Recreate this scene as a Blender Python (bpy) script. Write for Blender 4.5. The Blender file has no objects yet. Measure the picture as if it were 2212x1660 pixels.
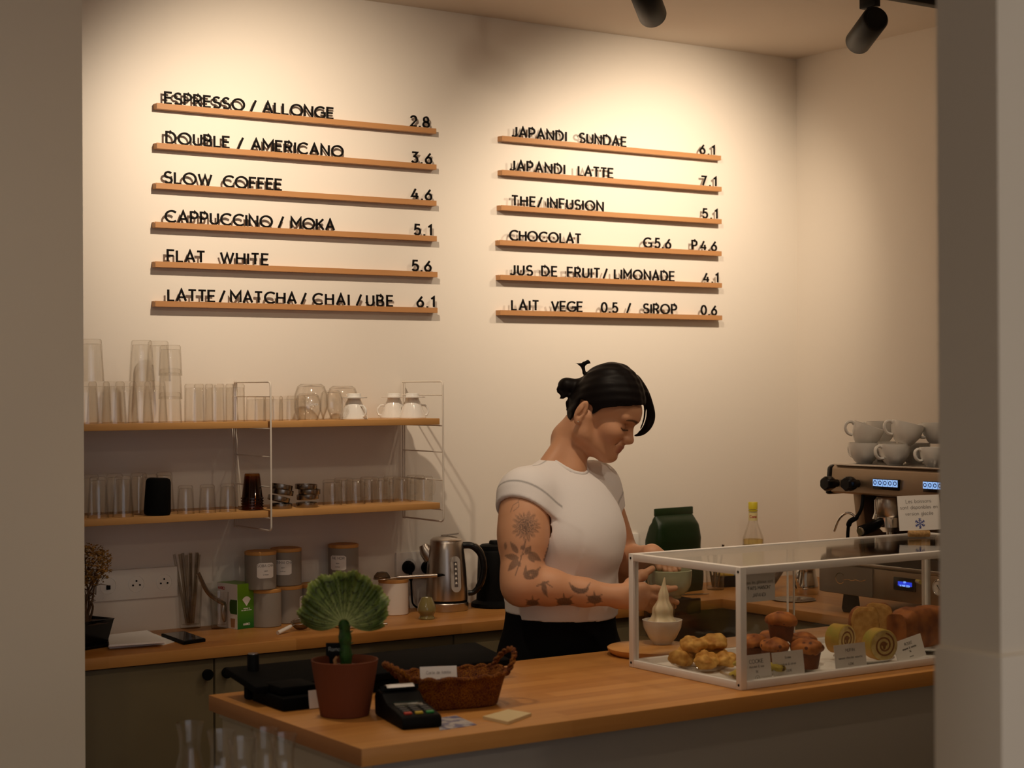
import bpy, bmesh, math, random
import numpy as np
from mathutils import Matrix, Vector, Quaternion, noise

# ------------------------------------------------------------------ camera, world, lights, exposure
SC = bpy.context.scene
COL = SC.collection
W, H = 2212, 1660
F_PX, YAW, PITCH, ROLL = 3737.715, 0.5889, 0.0020, -0.0052
CAM = np.array([-1.1268, -4.3632, 1.5618])
CT = 0.92                                   # worktop height
_fw = np.array([math.sin(YAW)*math.cos(PITCH), math.cos(YAW)*math.cos(PITCH), math.sin(PITCH)])
_rt = np.array([math.cos(YAW), -math.sin(YAW), 0.0]); _up = np.cross(_rt, _fw)
RT = _rt*math.cos(ROLL) + _up*math.sin(ROLL); UP = -_rt*math.sin(ROLL) + _up*math.cos(ROLL); FW = _fw

def at(u, v, x=None, y=None, z=None, d=None):
    """the place in the room seen at a spot of the photo, on the plane x=, y= or z=, or at a depth d"""
    r = FW + RT*(u-W/2)/F_PX - UP*(v-H/2)/F_PX
    t = (x-CAM[0])/r[0] if x is not None else (y-CAM[1])/r[1] if y is not None else (z-CAM[2])/r[2] if z is not None else d
    return Vector(CAM + r*t)

cd = bpy.data.cameras.new('camera'); cam = bpy.data.objects.new('camera', cd); COL.objects.link(cam)
cd.sensor_width = 36; cd.lens = F_PX/W*36; cd.clip_start = 0.05; cd.clip_end = 60
cam.matrix_world = Matrix([[RT[0], UP[0], -FW[0], CAM[0]], [RT[1], UP[1], -FW[1], CAM[1]], [RT[2], UP[2], -FW[2], CAM[2]], [0, 0, 0, 1]])
cd.dof.use_dof = True; cd.dof.focus_distance = 4.55; cd.dof.aperture_fstop = 4.6
SC.camera = cam

wd = bpy.data.worlds.new('world'); SC.world = wd; wd.use_nodes = True
wd.node_tree.nodes['Background'].inputs[0].default_value = (0.96, 0.94, 1.0, 1)   # dim daylight from the street side
wd.node_tree.nodes['Background'].inputs[1].default_value = 0.6

WARM = (1.0, 0.80, 0.585)
def spot(name, loc, target, power, size, blend=0.9, rad=0.02, col=WARM):
    l = bpy.data.lights.new(name, 'SPOT'); l.energy = power; l.color = col
    l.spot_size = math.radians(size); l.spot_blend = blend; l.shadow_soft_size = rad
    o = bpy.data.objects.new(name, l); COL.objects.link(o); o.location = loc
    o.rotation_euler = (Vector(target)-Vector(loc)).to_track_quat('-Z', 'Y').to_euler()
    return o
# the wall-washing row of track lamps (the two seen in the photo and the next ones along the track)
LAMPS = [((0.76, -0.87, 2.54), (0.80, 0.02, 1.95)), ((1.655, -0.85, 2.53), (2.02, 0.0, 1.90)), ((2.43, -0.85, 2.555), (2.2, 0.0, 1.95))]
spot('spot_light', (0.76, -0.84, 2.50), (1.00, 0.0, 2.00), 47, 100, 1.0, 0.018)
spot('spot_light', (1.70, -0.80, 2.46), (2.2, 0.0, 1.88), 27, 102, 1.0, 0.018)
spot('spot_light', (2.38, -0.78, 2.49), (2.40, 0.0, 2.05), 37, 100, 1.0, 0.018)
# unseen spots over the counter and customers' side, partly read from shadows, partly added
spot('spot_light', (-0.35, -2.25, 2.60), (-0.2, -1.1, 1.0), 7, 120, 0.9, 0.03)
spot('spot_light', (0.25, -1.05, 2.60), (0.65, -1.50, 0.92), 24, 84, 1.0, 0.025)
spot('spot_light', (1.15, -1.40, 2.60), (1.50, -1.08, 1.05), 27, 84, 1.0, 0.025)
spot('spot_light', (2.00, -1.75, 2.60), (1.90, -1.30, 1.00), 15, 76, 1.0, 0.025)
spot('spot_light', (1.45, -2.40, 2.60), (1.35, -0.30, 1.25), 11, 110, 1.0, 0.03)
for px in (-1.6, 0.3):
    spot('spot_light', (px, -4.6, 2.6), (px, -3.6, 0.6), 16, 130, 0.9, 0.05)

spot('spot_light', (-1.5, -2.9, 2.6), (-0.7, -0.62, 1.45), 9, 110, 1.0, 0.05)  # added unseen spot to brighten the left partition wall
spot('spot_light', (1.6, -4.4, 2.6), (1.7, -2.0, 1.3), 10, 110, 1.0, 0.05)  # added unseen spot to brighten the front wall and its trim

SC.view_settings.view_transform = 'Standard'; SC.view_settings.look = 'None'
SC.view_settings.exposure = 0.0; SC.view_settings.gamma = 1.0; SC.view_settings.use_curve_mapping = False
SC.cycles.max_bounces = 10; SC.cycles.diffuse_bounces = 5; SC.cycles.glossy_bounces = 5; SC.cycles.transmission_bounces = 8
SC.cycles.transparent_max_bounces = 48; SC.cycles.caustics_reflective = False; SC.cycles.caustics_refractive = False
SC.cycles.sample_clamp_indirect = 6.0; SC.cycles.use_denoising = True

# ------------------------------------------------------------------ materials
def nodes(m):
    m.use_nodes = True; nt = m.node_tree
    return nt, nt.nodes, nt.links
def mat(name, col, rough=0.5, metal=0.0, spec=0.5, coat=0.0, bump=0.0, bscale=60.0, var=0.0, vscale=8.0, emit=None, estr=0.0, sss=0.0, aniso=0.0, sheen=0.0):
    m = bpy.data.materials.new(name); nt, N, L = nodes(m); b = N['Principled BSDF']
    b.inputs['Base Color'].default_value = (*col, 1); b.inputs['Roughness'].default_value = rough
    b.inputs['Metallic'].default_value = metal; b.inputs['Specular IOR Level'].default_value = spec
    b.inputs['Coat Weight'].default_value = coat; b.inputs['Coat Roughness'].default_value = 0.1
    b.inputs['Sheen Weight'].default_value = sheen
    if sss:
        b.inputs['Subsurface Weight'].default_value = sss; b.inputs['Subsurface Radius'].default_value = (1.0, 0.4, 0.2); b.inputs['Subsurface Scale'].default_value = 0.006
    if emit:
        b.inputs['Emission Color'].default_value = (*emit, 1); b.inputs['Emission Strength'].default_value = estr
    if bump or var:
        tc = N.new('ShaderNodeTexCoord'); nz = N.new('ShaderNodeTexNoise'); nz.inputs['Detail'].default_value = 4
        L.new(tc.outputs['Object'], nz.inputs['Vector'])
        if bump:
            nz.inputs['Scale'].default_value = bscale
            bp = N.new('ShaderNodeBump'); bp.inputs['Strength'].default_value = bump; bp.inputs['Distance'].default_value = 0.002
            L.new(nz.outputs['Fac'], bp.inputs['Height']); L.new(bp.outputs['Normal'], b.inputs['Normal'])
        if var:
            n2 = N.new('ShaderNodeTexNoise'); n2.inputs['Scale'].default_value = vscale; n2.inputs['Detail'].default_value = 3
            L.new(tc.outputs['Object'], n2.inputs['Vector'])
            r = N.new('ShaderNodeValToRGB'); r.color_ramp.elements[0].position = 0.3; r.color_ramp.elements[1].position = 0.7
            r.color_ramp.elements[0].color = (*[c*(1-var) for c in col], 1); r.color_ramp.elements[1].color = (*[min(1, c*(1+var)) for c in col], 1)
            L.new(n2.outputs['Fac'], r.inputs['Fac']); L.new(r.outputs['Color'], b.inputs['Base Color'])
    return m
def glass(name, tint=(0.985, 0.985, 0.975), edge=(0.55, 0.50, 0.44), f0=0.9, gl=1.0, epow=4.0):
    """thin clear glass: see-through, reflecting more and tinted more towards grazing angles"""
    m = bpy.data.materials.new(name); nt, N, L = nodes(m); N.remove(N['Principled BSDF']); out = N['Material Output']
    lw = N.new('ShaderNodeLayerWeight'); lw.inputs['Blend'].default_value = 0.5
    pw = N.new('ShaderNodeMath'); pw.operation = 'POWER'; pw.inputs[1].default_value = epow; L.new(lw.outputs['Facing'], pw.inputs[0])
    mx = N.new('ShaderNodeMixRGB'); mx.inputs[1].default_value = (*tint, 1); mx.inputs[2].default_value = (*edge, 1); L.new(pw.outputs[0], mx.inputs[0])
    tr = N.new('ShaderNodeBsdfTransparent'); L.new(mx.outputs[0], tr.inputs[0])
    gs = N.new('ShaderNodeBsdfGlossy'); gs.inputs['Roughness'].default_value = 0.045; gs.inputs['Color'].default_value = (gl, gl, gl, 1)
    p5 = N.new('ShaderNodeMath'); p5.operation = 'POWER'; p5.inputs[1].default_value = 5.0; L.new(lw.outputs['Facing'], p5.inputs[0])
    ml = N.new('ShaderNodeMath'); ml.operation = 'MULTIPLY_ADD'; ml.inputs[1].default_value = 0.65*f0; ml.inputs[2].default_value = 0.045*f0; L.new(p5.outputs[0], ml.inputs[0])
    mi = N.new('ShaderNodeMixShader'); L.new(ml.outputs[0], mi.inputs[0]); L.new(tr.outputs[0], mi.inputs[1]); L.new(gs.outputs[0], mi.inputs[2])
    L.new(mi.outputs[0], out.inputs['Surface'])
    return m
def wood(name, c1, c2, axis=0, stave=0.04, length=0.35, rough=0.38, grain=1.0, end=False, spread=0.5):
    """glued staves: each stave its own tone, fine grain along the axis"""
    m = bpy.data.materials.new(name); nt, N, L = nodes(m); b = N['Principled BSDF']; b.inputs['Roughness'].default_value = rough
    b.inputs['Specular IOR Level'].default_value = 0.35
    tc = N.new('ShaderNodeTexCoord'); sp = N.new('ShaderNodeSeparateXYZ'); L.new(tc.outputs['Object'], sp.inputs[0])
    o = [sp.outputs[0], sp.outputs[1], sp.outputs[2]]
    a = o[axis]; c = o[1 if axis == 0 else 0]
    def mth(op, x, y=None):
        n = N.new('ShaderNodeMath'); n.operation = op
        for i, q in enumerate((x, y)):
            if q is None: continue
            if isinstance(q, (int, float)): n.inputs[i].default_value = q
            else: L.new(q, n.inputs[i])
        return n.outputs[0]
    row = mth('FLOOR', mth('DIVIDE', c, stave))
    wn0 = N.new('ShaderNodeTexWhiteNoise'); wn0.noise_dimensions = '1D'; L.new(row, wn0.inputs['W'])
    seg = mth('FLOOR', mth('ADD', mth('DIVIDE', a, length), mth('MULTIPLY', wn0.outputs['Value'], 7.0)))
    cv = N.new('ShaderNodeCombineXYZ'); L.new(row, cv.inputs[0]); L.new(seg, cv.inputs[1])
    wn = N.new('ShaderNodeTexWhiteNoise'); wn.noise_dimensions = '3D'; L.new(cv.outputs[0], wn.inputs['Vector'])
    mp = N.new('ShaderNodeMapping'); s = [60.0, 60.0, 60.0]; s[axis] = 4.0
    if end: s = [30.0, 30.0, 30.0]
    mp.inputs['Scale'].default_value = s; L.new(tc.outputs['Object'], mp.inputs['Vector'])
    nz = N.new('ShaderNodeTexNoise'); nz.inputs['Scale'].default_value = 1.0; nz.inputs['Detail'].default_value = 5; nz.inputs['Roughness'].default_value = 0.6
    L.new(mp.outputs[0], nz.inputs['Vector'])
    f = mth('ADD', mth('MULTIPLY', wn.outputs['Value'], spread), mth('MULTIPLY', nz.outputs['Fac'], (1-spread)*grain))
    r = N.new('ShaderNodeValToRGB'); r.color_ramp.elements[0].position = 0.1; r.color_ramp.elements[1].position = 0.85
    r.color_ramp.elements[0].color = (*c1, 1); r.color_ramp.elements[1].color = (*c2, 1)
    L.new(f, r.inputs['Fac']); L.new(r.outputs['Color'], b.inputs['Base Color'])
    bp = N.new('ShaderNodeBump'); bp.inputs['Strength'].default_value = 0.08; bp.inputs['Distance'].default_value = 0.001
    L.new(nz.outputs['Fac'], bp.inputs['Height']); L.new(bp.outputs['Normal'], b.inputs['Normal'])
    return m
def paint_mat(name, attr, rough=0.5, sss=0.0, spec=0.4, bump=0.0, bscale=300.0, sheen=0.0):
    """colours from a colour attribute of the mesh (icing, tattoo ink, crust)"""
    m = mat(name, (1, 1, 1), rough, spec=spec, sss=sss, bump=bump, bscale=bscale, sheen=sheen); nt, N, L = nodes(m)
    a = N.new('ShaderNodeAttribute'); a.attribute_name = attr; L.new(a.outputs['Color'], N['Principled BSDF'].inputs['Base Color'])
    return m
M = dict(
    wall=mat('wall_paint', (0.80, 0.745, 0.67), 0.42, spec=0.30, bump=0.05, bscale=90),
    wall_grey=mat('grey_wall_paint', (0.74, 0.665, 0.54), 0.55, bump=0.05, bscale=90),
    ceil=mat('ceiling_paint', (0.68, 0.60, 0.51), 0.8),
    floor=mat('floor_concrete', (0.30, 0.26, 0.21), 0.5, var=0.2),
    beech=wood('beech_worktop', (0.36, 0.14, 0.028), (0.58, 0.275, 0.075), 0, 0.045, 0.5),
    beechy=wood('beech_worktop_side', (0.36, 0.14, 0.028), (0.58, 0.275, 0.075), 1, 0.045, 0.5),
    endgrain=wood('beech_end_grain', (0.10, 0.035, 0.012), (0.34, 0.15, 0.05), 2, 0.05, 9.0, 0.6, 1.0, False, 0.8),
    rail=wood('oak_rail', (0.36, 0.165, 0.06), (0.50, 0.25, 0.10), 0, 0.2, 9.0, 0.5),
    shelf=wood('shelf_wood', (0.42, 0.20, 0.06), (0.62, 0.34, 0.12), 0, 0.05, 0.6, 0.45),
    cab=mat('cabinet_front', (0.17, 0.135, 0.075), 0.55, spec=0.2),
    panel=mat('counter_panel', (0.40, 0.35, 0.26), 0.6),
    dark=mat('matt_black', (0.004, 0.004, 0.004), 0.55, spec=0.08),
    gloss_black=mat('gloss_black', (0.004, 0.004, 0.004), 0.22, spec=0.35),
    lamp=mat('lamp_black', (0.005, 0.005, 0.005), 0.42, spec=0.2),
    letter=mat('letter_black', (0.006, 0.005, 0.005), 0.6, spec=0.08),
    white_metal=mat('white_metal', (0.78, 0.74, 0.70), 0.35),
    wire=mat('shelf_wire', (0.74, 0.68, 0.60), 0.35),
    white=mat('white_plastic', (0.80, 0.77, 0.72), 0.35),
    porc=mat('white_porcelain', (0.82, 0.80, 0.76), 0.10, coat=0.5),
    steel=mat('brushed_steel', (0.55, 0.50, 0.45), 0.28, 1.0),
    steel_dark=mat('dark_steel', (0.30, 0.26, 0.22), 0.25, 1.0),
    chrome=mat('chrome', (0.80, 0.78, 0.75), 0.06, 1.0),
    paper=mat('white_paper', (0.80, 0.77, 0.74), 0.7),
    ink=mat('printed_ink', (0.05, 0.045, 0.045), 0.7),
    grey_ink=mat('grey_ink', (0.30, 0.28, 0.27), 0.7),
    glass=glass('clear_glass'),
    glass2=glass('tumbler_glass', (0.985, 0.98, 0.97), (0.44, 0.38, 0.30), 1.0, 1.0, 4.0),
    pane=glass('case_pane', (0.96, 0.96, 0.95), (0.80, 0.78, 0.74), 1.0, 1.0, 3.0),
)

# ------------------------------------------------------------------ mesh builder
class MB:
    def __init__(s): s.bm = bmesh.new()
    def _x(s, vs, m):
        if m is not None: bmesh.ops.transform(s.bm, matrix=m, verts=vs)
        return vs
    def box(s, c, size, bev=0.0, rot=None, seg=2):
        m = Matrix.Translation(Vector(c)) @ (rot.to_4x4() if rot is not None else Matrix.Identity(4)) @ Matrix.Diagonal((*size, 1))
        r = bmesh.ops.create_cube(s.bm, size=1.0); vs = r['verts']; bmesh.ops.transform(s.bm, matrix=m, verts=vs)
        if bev > 0:
            es = list({e for v in vs for e in v.link_edges})
            bmesh.ops.bevel(s.bm, geom=es, offset=bev, segments=seg, profile=0.5, affect='EDGES')
        return s
    def b2(s, x0, x1, y0, y1, z0, z1, bev=0.0):
        return s.box(((x0+x1)/2, (y0+y1)/2, (z0+z1)/2), (abs(x1-x0), abs(y1-y0), abs(z1-z0)), bev)
    def lathe(s, prof, n=32, m=None, cap0=True, cap1=True, rfun=None):
        rings = []
        for (r, z) in prof:
            if r <= 1e-6: rings.append([s.bm.verts.new((0, 0, z))])
            else:
                ring = []
                for k in range(n):
                    a = 2*math.pi*k/n; rr = r*(rfun(a, z) if rfun else 1)
                    ring.append(s.bm.verts.new((rr*math.cos(a), rr*math.sin(a), z)))
                rings.append(ring)
        for A, B in zip(rings[:-1], rings[1:]):
            if len(A) == 1 and len(B) == 1: continue
            for k in range(n):
                k2 = (k+1) % n
                if len(A) == 1: s.bm.faces.new((A[0], B[k2], B[k]))
                elif len(B) == 1: s.bm.faces.new((A[k], A[k2], B[0]))
                else: s.bm.faces.new((A[k], A[k2], B[k2], B[k]))
        if cap0 and len(rings[0]) > 1: s.bm.faces.new(rings[0][::-1])
        if cap1 and len(rings[-1]) > 1: s.bm.faces.new(rings[-1])
        s._x([v for r in rings for v in r], m); return s
    def tube(s, pts, r, n=10, cap=True, flat=1.0, up=None):
        pts = [Vector(p) for p in pts]; k = len(pts); rr = r if isinstance(r, (list, tuple)) else [r]*k
        t0 = (pts[1]-pts[0]).normalized(); ref = Vector(up) if up is not None else (Vector((0, 0, 1)) if abs(t0.z) < 0.9 else Vector((1, 0, 0)))
        rings = []; nn = ref.cross(t0)
        if nn.length < 1e-6: nn = Vector((1, 0, 0)).cross(t0)
        nn.normalize()
        for i in range(k):
            t = ((pts[min(i+1, k-1)]-pts[max(i-1, 0)])).normalized()
            nn = (nn - t*nn.dot(t)); nn.normalize(); bb = t.cross(nn)
            rings.append([s.bm.verts.new(pts[i] + (nn*math.cos(2*math.pi*j/n)*flat + bb*math.sin(2*math.pi*j/n))*rr[i]) for j in range(n)])
        for A, B in zip(rings[:-1], rings[1:]):
            for j in range(n): s.bm.faces.new((A[j], A[(j+1) % n], B[(j+1) % n], B[j]))
        if cap: s.bm.faces.new(rings[0][::-1]); s.bm.faces.new(rings[-1])
        return s
    def prism(s, poly, z0, z1, m=None, bev=0.0):
        A = [s.bm.verts.new((p[0], p[1], z0)) for p in poly]; B = [s.bm.verts.new((p[0], p[1], z1)) for p in poly]; n = len(poly)
        fs = [s.bm.faces.new(A[::-1]), s.bm.faces.new(B)]
        for k in range(n): fs.append(s.bm.faces.new((A[k], A[(k+1) % n], B[(k+1) % n], B[k])))
        bmesh.ops.recalc_face_normals(s.bm, faces=fs)
        s._x(A+B, m)
        if bev > 0: bmesh.ops.bevel(s.bm, geom=list({e for v in A+B for e in v.link_edges}), offset=bev, segments=2, profile=0.5, affect='EDGES')
        return s
    def ell(s, c, r, rot=None, n=20, k=12):
        m = Matrix.Translation(Vector(c)) @ (rot.to_4x4() if rot is not None else Matrix.Identity(4)) @ Matrix.Diagonal((*r, 1))
        bmesh.ops.create_uvsphere(s.bm, u_segments=n, v_segments=k, radius=1.0, matrix=m); return s
    def cyl(s, p0, p1, r0, r1=None, n=20): return s.tube([p0, p1], [r0, r0 if r1 is None else r1], n)
    def ribbon(s, pts, w, z0, z1, m=None, closed=False):
        """a pen stroke: a flat strip of width w along 2-D points, z0..z1 thick"""
        P = [Vector((p[0], p[1])) for p in pts]; n = len(P); Lf, Rt = [], []
        for i in range(n):
            a = P[i]-P[i-1] if (i > 0 or closed) else P[1]-P[0]; b = P[(i+1) % n]-P[i] if (i < n-1 or closed) else P[i]-P[i-1]
            a.normalize(); b.normalize(); t = (a+b)
            if t.length < 1e-4: t = a.copy()
            t.normalize(); nrm = Vector((-t.y, t.x)); ca = max(0.45, nrm.dot(Vector((-a.y, a.x))))
            Lf.append(P[i]+nrm*(w/2/ca)); Rt.append(P[i]-nrm*(w/2/ca))
        q = [[s.bm.verts.new((p.x, p.y, z)) for p in X] for X in (Lf, Rt) for z in (z0, z1)]   # L0 L1 R0 R1
        fs = []
        for i in range(n if closed else n-1):
            j = (i+1) % n
            for f in ((q[0][i], q[0][j], q[1][j], q[1][i]), (q[2][j], q[2][i], q[3][i], q[3][j]), (q[1][i], q[1][j], q[3][j], q[3][i]), (q[0][j], q[0][i], q[2][i], q[2][j])):
                fs.append(s.bm.faces.new(f))
        if not closed:
            fs.append(s.bm.faces.new((q[0][0], q[1][0], q[3][0], q[2][0]))); fs.append(s.bm.faces.new((q[1][-1], q[0][-1], q[2][-1], q[3][-1])))
        bmesh.ops.recalc_face_normals(s.bm, faces=fs)
        s._x([v for X in q for v in X], m); return s
    def jit(s, amp, scale, seed=0.0):
        for v in s.bm.verts:
            p = v.co*scale + Vector((seed, seed*1.7, -seed)); v.co += noise.noise_vector(p)*amp
        return s
    def build(s, name, m, parent=None, loc=None, rot=None, smooth=True, ang=38):
        bmesh.ops.recalc_face_normals(s.bm, faces=s.bm.faces[:])
        if smooth:
            lim = math.radians(ang)
            for f in s.bm.faces: f.smooth = True
            for e in s.bm.edges:
                if len(e.link_faces) == 2 and e.calc_face_angle(0) > lim: e.smooth = False
        me = bpy.data.meshes.new(name); s.bm.to_mesh(me); s.bm.free()
        for mm in (m if isinstance(m, list) else [m]): me.materials.append(M[mm] if isinstance(mm, str) else mm)
        o = bpy.data.objects.new(name, me); COL.objects.link(o)
        if parent is not None: o.parent = parent
        if loc is not None: o.location = loc
        if rot is not None: o.rotation_euler = rot
        return o
def tag(o, label, cat, group=None, kind=None):
    if label: o['label'] = label
    if cat: o['category'] = cat
    if group: o['group'] = group
    if kind: o['kind'] = kind
    return o
def thing(name, label, cat, loc, rz=0.0, group=None, rot=None):
    o = bpy.data.objects.new(name, None); COL.objects.link(o); o.empty_display_size = 0.02
    o.location = loc; o.rotation_euler = rot if rot is not None else (0, 0, rz)
    return tag(o, label, cat, group)
def struct(name, mb, m): return tag(mb.build(name, m), None, None, kind='structure')
def dup(o, loc, rz=0.0, label=None, rot=None, group=None, parent=None, scale=None):
    c = o.copy(); COL.objects.link(c)
    if parent is not None: c.parent = parent
    else:
        c.location = loc; c.rotation_euler = rot if rot is not None else (0, 0, rz)
        if label: c['label'] = label
        if group: c['group'] = group
        if scale is not None: c.scale = scale
    for ch in list(o.children): dup(ch, None, parent=c)
    return c
def rotm(ax, deg): return Matrix.Rotation(math.radians(deg), 3, ax)
def arc(cx, cy, rx, ry, a0, a1, n=10): return [(cx+rx*math.cos(math.radians(a0+(a1-a0)*i/n)), cy+ry*math.sin(math.radians(a0+(a1-a0)*i/n))) for i in range(n+1)]
def bez(p0, p1, p2, p3, n=12):
    p0, p1, p2, p3 = map(Vector, (p0, p1, p2, p3))
    return [p0*(1-t)**3 + p1*3*t*(1-t)**2 + p2*3*t*t*(1-t) + p3*t**3 for t in [i/n for i in range(n+1)]]
def spline(pts, n=8):
    pts = [Vector(p) for p in pts]; out = []
    for i in range(len(pts)-1):
        a, b, c, d = pts[max(i-1, 0)], pts[i], pts[i+1], pts[min(i+2, len(pts)-1)]
        for k in range(n):
            t = k/n; out.append(0.5*((2*b)+(c-a)*t+(2*a-5*b+4*c-d)*t*t+(3*b-a-3*c+d)*t**3))
    return out+[pts[-1]]

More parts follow.
